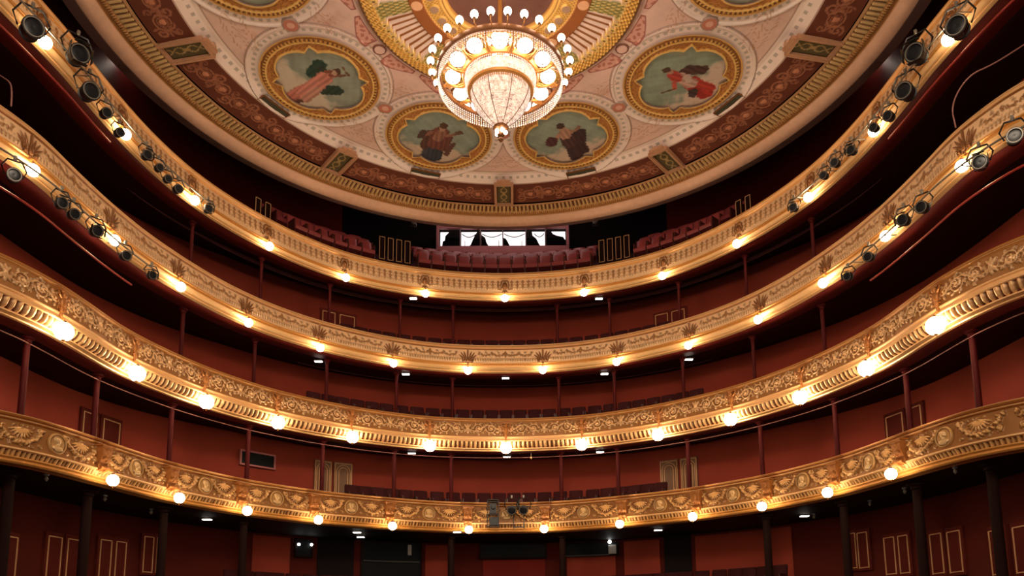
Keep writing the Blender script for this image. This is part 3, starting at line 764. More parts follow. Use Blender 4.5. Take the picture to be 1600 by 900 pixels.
def f_in(a, r):
    c = np.ones(r.shape+(3,))*np.array((.13, .058, .042)); n = nz(r*np.sin(a), r*np.cos(a), 3.0)
    return np.where(r > 1.2, 0.0, -.05), c*(1+.15*n[..., None])
polar('centre_disc', np.linspace(-PI, PI, 97)[:-1], np.linspace(0.01, 1.23, 20), f_in, M['paint'], ros)

# oval pictures in gilded frames
def paint(name):
    """returns f(u,v)->rgb. v points to the middle of the ceiling, u to the right"""
    S_ = dict(
    pink=dict(sky=(.27, .30, .24), cl=(.62, .52, .40), hor=-.25, ph=1.0, fig=[
        (-.20,.05,-.30,.32,.15,(.02,.06,.04)), (.22,-.10,.38,.10,.15,(.03,.06,.04)), (-.05,.20,-.22,.28,.11,(.03,.05,.035)),
        (.05,-.72,.05,-.1,.17,(.60,.20,.15)), (.12,-.5,.0,.15,.17,(.68,.26,.20)), (.02,.1,.0,.32,.11,(.66,.24,.18)), (.24,-.6,.16,-.2,.10,(.62,.3,.22)),
        (.0,.30,.14,.48,.045,(.30,.09,.05)), (-.10,.30,.0,.46,.045,(.30,.09,.05)), (.0,.46,.0,.50,.075,(.12,.05,.03)), (.0,.40,.0,.42,.06,(.62,.38,.26)),
        (.12,.45,.20,.62,.028,(.2,.1,.05)), (.14,.60,-.02,.66,.022,(.2,.1,.05)), (.20,-.80,.22,-.72,.05,(.12,.05,.04))]),
    blue=dict(sky=(.24, .29, .24), cl=(.58, .44, .33), hor=-.35, ph=2.2, fig=[
        (-.05,-.72,.0,-.2,.22,(.045,.05,.07)), (-.15,-.75,-.06,-.3,.10,(.06,.06,.08)), (.15,-.7,.1,-.3,.10,(.04,.045,.06)),
        (-.22,-.35,-.2,.12,.12,(.12,.045,.035)), (.20,-.3,.18,.08,.12,(.17,.055,.04)), (.0,-.2,.0,.2,.20,(.20,.06,.045)), (-.02,.0,.0,.2,.12,(.34,.15,.10)),
        (.18,.15,.34,.30,.05,(.35,.17,.11)), (.34,.30,.40,.34,.07,(.16,.08,.05)), (-.2,.15,-.34,.0,.055,(.3,.13,.09)), (-.38,-.05,-.36,.1,.09,(.1,.05,.04)),
        (.0,.32,.0,.40,.075,(.52,.30,.20)), (.0,.42,.0,.46,.085,(.12,.05,.03)), (.30,-.5,.36,-.1,.06,(.14,.06,.05))]),
    umber=dict(sky=(.25, .30, .24), cl=(.60, .45, .35), hor=-.40, ph=3.3, fig=[
        (.05,-.78,.02,-.2,.17,(.07,.028,.03)), (-.06,-.8,-.04,-.4,.08,(.06,.025,.03)), (.24,-.55,.22,.08,.13,(.05,.02,.022)), (.30,-.2,.36,.10,.10,(.06,.025,.025)),
        (.0,-.2,.0,.12,.17,(.09,.035,.035)), (-.02,.08,.02,.22,.13,(.50,.28,.19)), (-.12,.15,-.24,.02,.05,(.48,.26,.18)), (-.38,-.06,-.34,.02,.14,(.10,.03,.035)),
        (.16,.15,.34,.26,.045,(.42,.22,.14)), (-.02,.32,-.02,.38,.075,(.50,.28,.19)), (-.03,.41,-.02,.44,.085,(.08,.04,.03))]),
    red=dict(sky=(.24, .29, .22), cl=(.64, .48, .38), hor=-.30, ph=4.4, fig=[
        (.20,.12,.38,-.12,.13,(.10,.04,.03)), (.0,.15,.30,.10,.10,(.12,.05,.04)),
        (-.05,-.62,.02,-.2,.19,(.50,.035,.025)), (-.16,-.66,-.1,-.35,.09,(.42,.03,.02)), (.10,-.62,.08,-.3,.11,(.55,.05,.03)), (.0,-.2,.0,.12,.14,(.60,.36,.28)), (.03,-.1,.1,.0,.08,(.68,.5,.42)),
        (-.04,.14,.0,.28,.12,(.52,.06,.04)), (-.14,.10,-.30,-.02,.05,(.56,.10,.07)), (-.30,-.02,-.5,.10,.025,(.12,.08,.05)), (.02,.38,.02,.42,.07,(.50,.28,.2)), (.02,.46,.02,.48,.075,(.10,.05,.03)), (-.22,-.45,-.16,-.4,.10,(.07,.04,.04))]),
    sky=dict(sky=(.34, .36, .28), cl=(.58, .52, .42), hor=-.1, ph=5.5, fig=[(.0,-.3,.1,.3,.18,(.40,.16,.10)), (.1,.4,.1,.45,.08,(.4,.25,.18))]))[name]
    def f(u, v):
        n = nz(u*2.2, v*2.2, 1.2, S_['ph']); n2 = nz(u*4, v*4, 1.5, S_['ph']*2)
        c = np.ones(u.shape+(3,))*np.array(S_['sky'])*(1+.18*n2[..., None]+.12*v[..., None])
        cl = ss_(S_['hor']-v+.35*n+.12*n2, -.12, .22); c = mix(c, S_['cl'], cl*.9); c = mix(c, (.40, .28, .20), np.clip(cl*ss_(n2, .2, 1)*.5, 0, 1))
        u = u/1.3; v = (v+.06)/1.3
        for (x0, y0, x1, y1, w, colr) in S_['fig']:
            dx, dy = x1-x0, y1-y0; L = dx*dx+dy*dy+1e-9; t = np.clip(((u-x0)*dx+(v-y0)*dy)/L, 0, 1)
            d = np.hypot(u-x0-t*dx, v-y0-t*dy)+.018*np.sin(u*40+v*23)*np.sin(v*37)
            k = 1-ss_(d, w*.82, w*1.05)
            fold = .78+.30*np.sin((u-x0)*55+8*v)*(w > .09)*.6+.15*(u-x0)/max(w, .05)*-.5
            c = c*(1-k[..., None])+np.array(colr)*fold[..., None]*k[..., None]
        return np.clip(c, 0.003, 1)
    return f
def outline(th):
    q = ((th+PI/4+math.radians(0)) % (PI/2))-PI/4        # cusps at multiples of 90 deg
    x = np.abs(q)                                         # 0 at the cusp, pi/4 mid lobe
    return np.where(x < .16, 1.19-(x/.16)*.19, 1.0+.16*np.sin(np.clip((x-.16)/(PI/4-.16), 0, 1)*PI/2)**.8)
med = []
def medallion(a, pic, rot, label):
    ex, ey = MEDR*math.sin(a), MEDR*math.cos(a)
    e = empty('ceiling_picture', label, 'ceiling painting', (CX+ex, CY+ey, 14.12), -a, 'round pictures on the ceiling')
    # local frame: +y outward (radial), -y to the middle; seen from below u = x, v = -y
    n = 220; th = np.linspace(0, 2*PI, n, endpoint=False); T = np.linspace(0, 1, 90)
    tt, rr = np.meshgrid(th, T, indexing='ij'); ro = outline(tt-rot)
    X = rr*ro*np.cos(tt); Y = rr*ro*np.sin(tt)
    col = paint(pic)(X, -Y)
    V = np.stack([X, Y, np.full_like(X, -.01)], -1)
    grid('painting', V, M['canvas'], e, col, False, True)
    m = 44; T = np.linspace(0, 1, m); tt, rr = np.meshgrid(th2 := np.linspace(0, 2*PI, 480, endpoint=False), T, indexing='ij'); ro = outline(tt-rot)-.015
    Rr = ro+(1.50-ro)*rr
    X = Rr*np.cos(tt); Y = Rr*np.sin(tt); dl = Rr-ro
    c = np.ones(Rr.shape+(3,))*np.array((.50, .21, .045)); H = np.full_like(Rr, .03)
    sc = np.sin(tt*26+5*np.sin(Rr*18))*np.sin(Rr*34+2*np.sin(tt*26)); c = mix(c, (.30, .10, .02), (sc > .25)*.8); H += .012*sc
    li = dl < .05; c = mix(c, (.78, .48, .14), li*1.0); H = np.where(li, .07, H)
    b1 = (Rr > 1.30) & (Rr < 1.345) & (dl > .05); c = mix(c, (.80, .5, .15), b1*1.0); H = np.where(b1, .07, H)
    b2 = (Rr > 1.345) & (Rr < 1.41); t = np.cos(tt*80); c = mix(c, (.62, .33, .08), b2*1.0); c = mix(c, (.20, .07, .015), (b2 & (t < 0))*1.0); H = np.where(b2, .06+.02*t, H)
    b3 = (Rr >= 1.41) & (Rr < 1.455); c = mix(c, (.30, .11, .02), b3*1.0)
    b4 = (Rr >= 1.455); c = mix(c, (.66, .36, .10), b4*1.0); H = np.where(b4, .04, H)
    V = np.stack([X, Y, -H-.01], -1)
    grid('frame', V, M['gilt'], e, c, True, True)
    med.append(e)
medallion(-1.5*PER, 'pink', math.radians(32), 'round ceiling picture of a reclining figure in pink robe with green mantle')
medallion(-.5*PER, 'blue', math.radians(26), 'round ceiling picture of a standing figure in dark blue skirt, left of the chandelier tip')
medallion(.5*PER, 'umber', math.radians(64), 'round ceiling picture of a standing figure in dark umber robe, bare shouldered')
medallion(1.5*PER, 'red', math.radians(58), 'round ceiling picture of a floating figure in a bright red dress')
medallion(-2.5*PER, 'sky', math.radians(45), 'pale round ceiling picture cut by the top edge, left of the rosette')
medallion(2.5*PER, 'sky', math.radians(45), 'pale round ceiling picture cut by the top edge, right of the rosette')

# framed panels that interrupt the frieze, and dark plaques below the pictures
def fpanel():
    e = empty('ceiling_panel', '', 'ceiling panel')
    mb = MB(); w, r0, r1 = .60, 7.03, 8.2; rc = (r0+r1)/2; L = r1-r0
    for sx in (-1, 1): mb.box((sx*(w/2-.04), 0, -.04), (.08, L, .10)); mb.box((0, sx*(L/2-.04), -.04), (w-.16, .08, .10))
    for sx in (-1, 1): mb.box((sx*(w/2-.02), 0, -.10), (.03, L, .03))
    mb.box((0, -L/2-.05, -.02), (w*.7, .10, .08)); mb.ball((0, -L/2-.12, -.02), (.10, .06, .05), None, 10, 6)
    mb.build('frame', mat_pan, e)
    n, m = 20, 40; U, Vv = np.meshgrid(np.linspace(-w/2+.07, w/2-.07, n), np.linspace(-L/2+.07, L/2-.07, m), indexing='ij')
    c = np.ones(U.shape+(3,))*np.array((.10, .075, .03)); edge = (np.abs(U) > w/2-.11) | (np.abs(Vv) > L/2-.12)
    c = mix(c, (.04, .02, .008), edge*1.0)
    dg = np.abs(np.sin(Vv*9))*.09; c = mix(c, (.45, .30, .13), ((np.abs(np.abs(U)-dg) < .02) & ~edge)*.8)
    c = mix(c, (.40, .25, .10), ((np.hypot(U, Vv*.5) < .05))*.8)
    grid('painted_field', np.stack([U, Vv, np.full_like(U, -.02)], -1), M['paint'], e, c, False)
    return e
mat_pan = mat('rose_gilt_moulding', (.52, .27, .15), .5, .1, noise=.15, nscale=8)
proto = fpanel(); kids = tree(proto)
for i, k in enumerate((-2, -1, 0, 1, 2)):
    o = proto if i == 0 else copy_tree(proto, kids)
    a = k*PER; o.location = (CX+7.615*math.sin(a), CY+7.615*math.cos(a), 13.95); o.rotation_euler = (0, 0, -a)
    o['label'] = 'framed oblong panel breaking the brown ceiling frieze, '+place_word(i, 5); o['group'] = 'framed panels in the ceiling frieze'
def plaque():
    e = empty('ceiling_plaque', '', 'plaque')
    mb = MB()
    for sx in (-1, 1): mb.box((sx*.44, 0, -.02), (.025, .34, .04)); mb.box((0, sx*.16, -.02), (.85, .025, .04))
    mb.build('frame', M['bronze'], e)
    MB().box((0, 0, -.015), (.85, .30, .03)).build('panel', M['green'], e)
    return e
proto = plaque(); kids = tree(proto)
for i, k in enumerate((-1.5, -.5, .5, 1.5)):
    o = proto if i == 0 else copy_tree(proto, kids)
    a = k*PER; o.location = (CX+7.10*math.sin(a), CY+7.10*math.cos(a), 14.04); o.rotation_euler = (0, 0, -a)
    o['label'] = 'dark green oblong plaque at the outer edge of the %s' % ['pink robed picture', 'blue skirted picture', 'umber robed picture', 'red dress picture'][i]

# ------------------------------------------------------------------ chandelier
ch = empty('chandelier', 'great crystal chandelier of lit globes and bowls hanging under the ceiling rosette', 'chandelier', (0.0, 15.0, 12.0))
def ringtube(r, z, t, n=72): return [(r*math.cos(2*PI*i/n), r*math.sin(2*PI*i/n), z) for i in range(n)], t
mb = MB(); mb.lathe([(1.33, -.06), (1.36, -.05), (1.37, 0), (1.36, .05), (1.32, .07), (1.29, .05), (1.28, -.05), (1.33, -.06)], n=80); mb.build('outer_hoop', M['bronze'], ch, True)
mb = MB(); mb.lathe([(.74, -.10), (.80, -.10), (.82, -.06), (.82, .0), (.77, .02), (.72, 0), (.74, -.10)], n=64); mb.lathe([(.66, -.42), (.70, -.42), (.71, -.38), (.67, -.36), (.66, -.42)], n=64); mb.lathe([(.54, -.47), (.70, -.43), (.71, -.40), (.55, -.44), (.54, -.47)], n=64); mb.build('inner_hoop', M['gold'], ch, True)
def beads(mb, items):
    for (x, y, z, r, l) in items:
        mb.add([(x+r, y, z), (x, y+r, z), (x-r, y, z), (x, y-r, z), (x, y, z+l), (x, y, z-l)],
               [(0,1,4),(1,2,4),(2,3,4),(3,0,4),(1,0,5),(2,1,5),(3,2,5),(0,3,5)])
# crystal fringe hanging under the outer hoop
it = []
for i in range(150):
    a = 2*PI*i/150
    for j in range(5): it.append((1.32*math.cos(a), 1.32*math.sin(a), -.09-.052*j, .018 if j < 4 else .022, .024 if j < 4 else .034))
mb = MB(); beads(mb, it); mb.build('crystal_fringe', M['crystal'], ch)
# crystal band of the inner drum
it = []
for i in range(110):
    a = 2*PI*i/110
    for j in range(7): it.append(((.76-.006*j)*math.cos(a), (.76-.006*j)*math.sin(a), -.12-.042*j, .017, .021))
mb = MB(); beads(mb, it); mb.build('crystal_drum', M['crystal'], ch)
MB().lathe([(.70, -.11), (.70, -.40), (.69, -.40), (.69, -.11)], n=48).build('lit_drum', M['lantern'], ch, True)
# basket of bead strings round a lit bowl
def basket(t):   # t 0..1 -> (r, z)
    return .56*math.cos(t*PI/2)**.85*(1-.10*t)+.07, -.45-.79*t
it = []
for i in range(84):
    a = 2*PI*i/84
    for j in range(24):
        t = j/23.5; r, z = basket(t)
        if r*84/(2*PI*.022)/1 < 8*84/ (84) and False: continue
        if r < .30 and i % 2: continue
        if r < .15 and i % 4: continue
        it.append((r*math.cos(a), r*math.sin(a), z, .017, .021))
mb = MB(); beads(mb, it); mb.build('crystal_basket', M['crystal'], ch)
MB().lathe([(max(basket(t)[0]-.045, .005), basket(t)[1]+.01) for t in np.linspace(0, 1, 14)], n=36).build('lit_bowl', M['lantern'], ch, True)
for i in range(8):
    a = 2*PI*(i+.5)/8
    mb = MB().tube([(1.03*basket(t)[0]*math.cos(a), 1.03*basket(t)[0]*math.sin(a), basket(t)[1]-.006) for t in np.linspace(0, 1, 12)], .008, 5); mb.build('basket_rib', M['bronze'], ch, True)
mb = MB(); mb.lathe([(.0, -1.22), (.14, -1.22), (.17, -1.25), (.13, -1.29), (.06, -1.31)], n=20); mb.lathe([(.05, -1.40), (.08, -1.42), (.07, -1.45), (.03, -1.47), (.05, -1.50), (.06, -1.53), (.0, -1.60)], n=16)
mb.tube([(0, 0, -1.2), (0, 0, -1.5)], .03, 8); mb.build('finial', M['bronze'], ch, True)
for i in range(5):
    a = 2*PI*i/5; MB().ball((.10*math.cos(a), .10*math.sin(a), -1.36), .045, None, 10, 6).build('small_globe', M['chand'], ch, True)
# bowls between gold leaf arms
bm = MB(); bm.ball((0, 0, 0), (.165, .165, .12), None, 16, 10); 
cap = MB(); cap.lathe([(.0, -.135), (.012, -.13), (.02, -.12), (.016, -.11)], n=10)
pb = pc = pa = None
for i in range(12):
    a = 2*PI*i/12-PI/2
    if pb is None:
        pb = bm.build('glass_bowl', M['chand'], ch, True); pc = cap.build('bowl_knob', M['bronze'], pb, True)
        am_ = MB(); am_.tube([(.70, 0, -.03), (.86, 0, -.10), (1.0, 0, -.08), (1.14, 0, 0), (1.31, 0, 0)], [.03, .055, .03, .045, .03], 8); am_.ball((.88, 0, -.09), (.10, .07, .03)); am_.ball((1.16, 0, -.01), (.08, .10, .03))
        pa = am_.build('leaf_arm', M['gold'], ch, True); b, c2, ar = pb, pc, pa
    else:
        b = pb.copy(); COL.objects.link(b); c2 = pc.copy(); COL.objects.link(c2); c2.parent = b; ar = pa.copy(); COL.objects.link(ar)
    b.location = (1.02*math.cos(a), 1.02*math.sin(a), -.05); ar.rotation_euler = (0, 0, a+PI/12)
# globes standing on the hoop
pg = pk = ps = None
for i in range(28):
    a = 2*PI*(i+.5)/28-PI/2
    if pg is None:
        pg = MB().ball((0, 0, 0), .080, None, 16, 10).build('glass_globe', M['chand'], ch, True)
        pk = MB().lathe([(.02, -.10), (.04, -.085), (.03, -.068), (.01, -.065)], n=10).build('globe_cup', M['bronze'], pg, True); g, kx = pg, pk
        ps = MB().tube([(1.34, 0, -.02), (1.42, 0, .03), (1.48, 0, .02), (1.50, 0, .10)], .012, 5).build('globe_arm', M['gold'], ch, True); st = ps
    else:
        g = pg.copy(); COL.objects.link(g); kx = pk.copy(); COL.objects.link(kx); kx.parent = g; st = ps.copy(); COL.objects.link(st)
    g.location = (1.49*math.cos(a), 1.49*math.sin(a), .20); st.rotation_euler = (0, 0, a)
# stem, upper crown and chains
mb = MB(); mb.lathe([(.10, .0), (.16, .06), (.09, .16), (.07, .5), (.13, .58), (.17, .66), (.10, .76), (.05, .9), (.045, 2.0)], n=20); mb.build('stem', M['gold'], ch, True)
mb = MB()
for i in range(12):
    a = 2*PI*i/12; mb.tube([(1.31*math.cos(a), 1.31*math.sin(a), .05), (.75*math.cos(a), .75*math.sin(a), .30), (.12*math.cos(a), .12*math.sin(a), .66)], .012, 5)
mb.build('suspension_chains', M['bronze'], ch, True)
for i in range(8):
    a = 2*PI*i/8+.39
    MB().tube([(.1*math.cos(a), .1*math.sin(a), .62), (.2*math.cos(a), .2*math.sin(a), .56), (.28*math.cos(a), .28*math.sin(a), .62)], .014, 6).build('upper_arm', M['gold'], ch, True)
    MB().ball((.28*math.cos(a), .28*math.sin(a), .70), .075, None, 12, 8).build('upper_globe', M['chand'], ch, True)

# ------------------------------------------------------------------ gallery steps, control room, spots behind the top balcony
for j, (o0, o1, z) in enumerate(((-.45, -1.35, 12.10), (-1.35, -2.15, 12.65), (-2.15, -2.95, 13.15), (-2.95, -4.6, 13.7))):
    o = sweep('floor_%d' % (j+1), 4, [(o0, z-.9), (o0, z), (o1, z), (o1, z-.9)], M['carpet'], None, True, False, 13.5 if j < 2 else 8.2); struct(o)
for j, (k, o0, o1, z, z0) in enumerate(((1, -1.2, -2.1, 3.89, 3.5), (2, -1.2, -2.1, 6.70, 6.1), (3, -1.2, -2.1, 9.25, 8.7))):
    o = sweep('floor_%d' % (j+5), k, [(o0, z0), (o0, z), (o1, z), (o1, z0)], M['carpet'], None, True, False, 5.7); struct(o)
def seat(m, h=.95, w=.45):
    e = empty('theatre_seat', '', 'seat')
    mb = MB()
    # backrest with a softly rounded face (faces the hall, local -y)
    n = 7; pr = [(-w/2, .0), (-w/2+.03, -.035), (-w/4, -.06), (0, -.068), (w/4, -.06), (w/2-.03, -.035), (w/2, 0), (w/2, .05), (-w/2, .05)]
    zs = [(.38, 1), (h-.04, 1), (h, .55)]; V = []; F = []
    for z, sc in zs: V += [(x*(1 if sc == 1 else .95), y*sc+(z-.38)*.14, z) for x, y in pr]
    N = len(pr)
    for i in range(2):
        for q in range(N): F.append((i*N+q, i*N+(q+1)%N, (i+1)*N+(q+1)%N, (i+1)*N+q))
    F.append(tuple(2*N+q for q in range(N))); F.append(tuple(range(N))[::-1])
    mb.add(V, F); mb.build('backrest', M[m], e, True)
    MB().prism([(-.42, .40), (-.40, .46), (-.05, .47), (0, .40), (-.05, .34), (-.38, .34)], -w/2+.02, w/2-.02, 'x').build('seat', M[m], e)
    for sx in (-1, 1):
        mb = MB(); mb.box((sx*(w/2-.015), -.16, .33), (.03, .36, .66)); mb.box((sx*(w/2-.018), -.16, .66), (.036, .34, .03)); mb.build('armrest', M['wood'], e)
    return e
def row(proto, kids, first, k, off, z, s0, s1, pitch, label, group):
    n = int((s1-s0)/pitch); out = first
    for i in range(n):
        s = s0+(s1-s0-n*pitch)/2+(i+.5)*pitch
        o = proto if out else copy_tree(proto, kids); out = False
        P, rz = at(k, s, off, z); o.location = P; o.rotation_euler = (0, 0, rz); o['label'] = label+', '+place_word(i, n); o['group'] = group
    return out
protoL = seat('leather'); kL = tree(protoL); f = True
# arc lengths grow behind the curve, so the pitch along the front line is a little under the seat width
for r_, (off, z) in enumerate(((-.95, 12.08), (-1.75, 12.60), (-2.55, 13.10))):
    rn = ['front', 'second', 'third'][r_]
    for s0, s1, nm in ((-2.75, 2.75, 'middle block'), (-6.75, -3.9, 'left block'), (3.9, 6.75, 'right block')):
        f = row(protoL, kL, f, 4, off, z, s0, s1, .42-.02*r_, 'red gallery seat, %s row of the %s' % (rn, nm), 'gallery seats, %s row, %s' % (rn, nm))
protoS = seat('velvet'); kS = tree(protoS); f = True
for s0, s1, nm in ((-13.0, -8.4, 'left side'), (8.4, 13.0, 'right side')):
    f = row(protoS, kS, f, 4, -1.0, 11.72, s0, s1, .46, 'dark gallery seat, %s of the top balcony' % nm, 'gallery seats, '+nm)
for sd in (-1, 1):
    o = wall_sweep('floor_%d' % (10+sd), 1, 3.5, 3.61, M['carpet'], 6.7 if sd > 0 else -9.8, 9.8 if sd > 0 else -6.7, -1.2, .9)
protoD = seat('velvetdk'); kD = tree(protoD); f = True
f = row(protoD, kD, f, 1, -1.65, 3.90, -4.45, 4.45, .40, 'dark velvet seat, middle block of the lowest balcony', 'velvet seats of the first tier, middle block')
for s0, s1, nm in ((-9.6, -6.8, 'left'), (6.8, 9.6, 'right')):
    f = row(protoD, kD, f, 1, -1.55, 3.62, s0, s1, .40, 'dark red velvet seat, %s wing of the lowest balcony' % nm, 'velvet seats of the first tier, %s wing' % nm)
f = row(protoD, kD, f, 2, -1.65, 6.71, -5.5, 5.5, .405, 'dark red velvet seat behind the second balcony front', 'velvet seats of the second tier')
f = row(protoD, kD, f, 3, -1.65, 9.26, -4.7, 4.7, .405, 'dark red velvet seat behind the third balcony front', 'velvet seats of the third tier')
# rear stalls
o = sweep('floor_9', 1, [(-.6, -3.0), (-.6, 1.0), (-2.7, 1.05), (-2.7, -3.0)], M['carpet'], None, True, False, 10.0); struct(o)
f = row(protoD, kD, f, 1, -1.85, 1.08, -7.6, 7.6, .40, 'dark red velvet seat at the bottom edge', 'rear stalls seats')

# gallery gates beside the middle block
def gate(w=.235):
    e = empty('gallery_gate', '', 'gate')
    MB().box((0, 0, .45), (w, .03, .90)).build('panel', M['columndk'], e)
    mb = MB()
    for sx in (-1, 1): mb.box((sx*(w/2-.03), -.02, .46), (.018, .02, .80))
    mb.box((0, -.02, .86), (w-.06, .02, .018)); mb.box((0, -.02, .07), (w-.06, .02, .018)); mb.build('gilt_line', M['line'], e)
    return e
proto = gate(); kids = tree(proto); gs = [-3.68, -3.43, -3.18, -2.93, 2.93, 3.18, 3.43, 3.68, -7.0, -7.3, 7.0, 7.3]; gs2 = sorted(gs)
for i, s in enumerate(gs2):
    o = proto if i == 0 else copy_tree(proto, kids)
    P, rz = at(4, s, -1.37, 13.0); 
    if abs(s) < 6: P, rz = at(4, s, -1.37, 12.66)
    else: P, rz = at(4, s, -1.37, 12.45)
    o.location = P; o.rotation_euler = (0, 0, rz); o['label'] = 'narrow gilt lined gate panel between gallery seat blocks, '+place_word(i, len(gs2)); o['group'] = 'gallery gate panels'

# control room
cr = empty('control_room', 'dusky rose control room with a strip of lit curtained windows at the back of the gallery', 'control room', (-.09, 27.3, 14.35))
x0, x1, zb, zt = -2.48, 2.48, .12, 1.22
mb = MB(); ops = [(-2.36, -1.62), (-1.58, -.86), (-.80, -.01), (.03, .86), (.90, 1.60), (1.64, 2.40)]
mb.box((0, 0, .14), (4.98, .12, .34)); mb.box((0, 0, 1.18), (4.98, .12, .30))
mb.box((-2.44, 0, .66), (.10, .12, .75)); mb.box((2.45, 0, .66), (.10, .12, .75)); mb.build('front_panel', M['boxpaint'], cr)
mb = MB()
for a, b in zip(ops[:-1], ops[1:]): mb.box(((a[1]+b[0])/2, 0, .66), (b[0]-a[1], .10, .75))
mb.build('window_mullions', M['wood'], cr)
mb = MB(); mb.box((0, 1.3, .0), (4.98, 2.5, .06)); mb.box((0, 1.3, 1.36), (4.98, 2.5, .06)); mb.box((-2.5, 1.3, .68), (.06, 2.5, 1.4)); mb.box((2.5, 1.3, .68), (.06, 2.5, 1.4)); mb.box((0, 2.5, .68), (4.98, .06, 1.4)); mb.build('room_shell', M['drape'], cr)
def sheer(poly, y=.22):   # a gathered sheer curtain lit from behind
    MB().prism(poly, y, y+.03).build('sheer_curtain', M['window'], cr)
def sw(xa, xb, zt_, deep, n=14):   # swag between xa and xb with a curved foot
    return [(xa, zt_)]+[(xa+(xb-xa)*t, zt_-.12-deep*math.sin(PI*t)**.6) for t in np.linspace(0, 1, n)]+[(xb, zt_)]
sheer([(-2.36, 1.02), (-2.05, 1.02), (-2.18, .88), (-2.2, .70), (-2.28, .66), (-2.31, .36), (-2.36, .34)])
sheer([(-1.57, 1.02), (-.98, 1.02), (-1.06, .90), (-1.14, .72), (-1.22, .52), (-1.36, .38), (-1.57, .34)])
sheer([(-.80, 1.02), (-.01, 1.02), (-.01, .36), (-.16, .32), (-.38, .34), (-.52, .44), (-.62, .62), (-.66, .80), (-.80, .92)])
sheer([(.03, 1.02), (.86, 1.02), (.86, .38), (.66, .32), (.46, .34), (.28, .44), (.20, .62), (.12, .76), (.03, .80)])
sheer([(1.12, 1.02), (1.60, 1.02), (1.60, .32), (1.46, .40), (1.36, .58), (1.28, .76), (1.14, .88)])
sheer([(1.86, 1.02), (2.38, 1.02), (2.38, .70), (2.30, .82), (2.05, .88), (1.92, .94)])
mb = MB()
for x in (-.14, .72, -1.44): mb.box((x, .20, .50), (.025, .02, .30))
for xa, xb in ((-.78, -.03), (.05, .84), (-1.55, -1.0), (1.2, 1.58)): mb.tube([(xa+(xb-xa)*t, .21, .93-.13*math.sin(PI*t)) for t in np.linspace(0, 1, 7)], .018, 5)
mb.build('curtain_shadow_trim', M['fixture'], cr)
mb = MB()
for x in (-1.0, -.05, 1.05): mb.box((x*1.55, -.08, 1.21), (.26, .04, .05))
mb.build('name_plates', M['line'], cr)

# small spotlights: real fixtures on pipes
def spot(r=.10, L=.26, nm='spotlight', m='blackmetal', barn=False):
    e = empty(nm, '', 'stage light')
    # origin at the hanging clamp; the yoke hangs down, the housing points to local -y and down
    h = r*2.9
    Rm = Matrix.Rotation(math.radians(-60), 3, 'X')
    mb = MB(); prof = [(0, -L*.5), (r*.55, -L*.5), (r*.8, -L*.38), (r*.82, -L*.1), (r*.92, -L*.08), (r*.95, L*.30), (r*1.08, L*.32), (r*1.08, L*.5), (r*.98, L*.5), (r*.97, L*.40)]
    R = Matrix.Rotation(math.radians(105), 3, 'X')
    mb.lathe(prof, (0, 0, -h), 18, R)
    for k in range(3): mb.lathe([(r*.86, -L*.30+k*.03*L/.26), (r*.93, -L*.29+k*.03*L/.26), (r*.86, -L*.27+k*.03*L/.26)], (0, 0, -h), 18, R)
    hs = mb.build('housing', M[m], e, True)
    MB().lathe([(0, L*.42), (r*.5, L*.435), (r*.87, L*.41)], (0, 0, -h), 18, R).build('lens', M['lens'], e, True)
    mb = MB(); mb.tube([(-r*1.2, 0, -h), (-r*1.7, 0, -h*.55), (-r*1.0, 0, -.03), (r*1.0, 0, -.03), (r*1.7, 0, -h*.55), (r*1.2, 0, -h)], .010+r*.05, 6); mb.build('yoke', M['blackmetal'], e, True)
    MB().lathe([(r*.87, L*.41), (r*.87, L*.53), (r*.97, L*.53), (r*.97, L*.41)], (0, 0, -h), 20, R).build('lens_ring', M['greymetal'], e, True)
    mb = MB(); mb.lathe([(.02, -.04), (.03, -.03), (.03, .02), (.02, .03)], n=10); mb.box((0, 0, .03), (.05, .06, .05)); mb.build('clamp', M['greymetal'], e)
    if barn:
        mb = MB()
        for q in range(4):
            Q = R @ Matrix.Rotation(q*PI/2, 3, 'Z'); c = Q @ Vector((r*1.15, 0, L*.62))
            mb.box((c.x, c.y, c.z-h), (.008, r*1.5, L*.30), Q)
        mb.build('barn_doors', M[m], e)
    return e
SP = {4: [(-16.37,10.76,.17,0),(-15.21,11.21,.17,1),(-14.81,10.75,.16,0),(-14.21,10.74,.10,0),(-13.69,10.67,.09,0),(-12.63,10.85,.10,1),(-12.13,10.86,.09,0),(-11.79,10.79,.09,0),(-11.39,10.77,.10,0),(-10.23,10.89,.10,1),
          (16.31,10.79,.17,0),(15.19,11.19,.17,1),(14.77,10.72,.16,0),(14.09,10.69,.10,0),(13.51,10.84,.09,0),(12.57,10.93,.10,1),(11.89,11.06,.10,0),(11.41,11.03,.09,0),(10.17,10.88,.10,1)],
      3: [(-15.95,7.99,.11,0),(-14.97,8.09,.10,1),(-14.62,8.08,.10,0),(-13.89,8.14,.11,1),(-12.87,8.14,.10,0),(-11.93,8.15,.09,1),(16.52,8.23,.12,0),(15.97,8.13,.12,1),(14.59,8.15,.11,0),(13.95,8.25,.11,1),(12.63,8.14,.10,0),(11.83,8.07,.09,1)]}
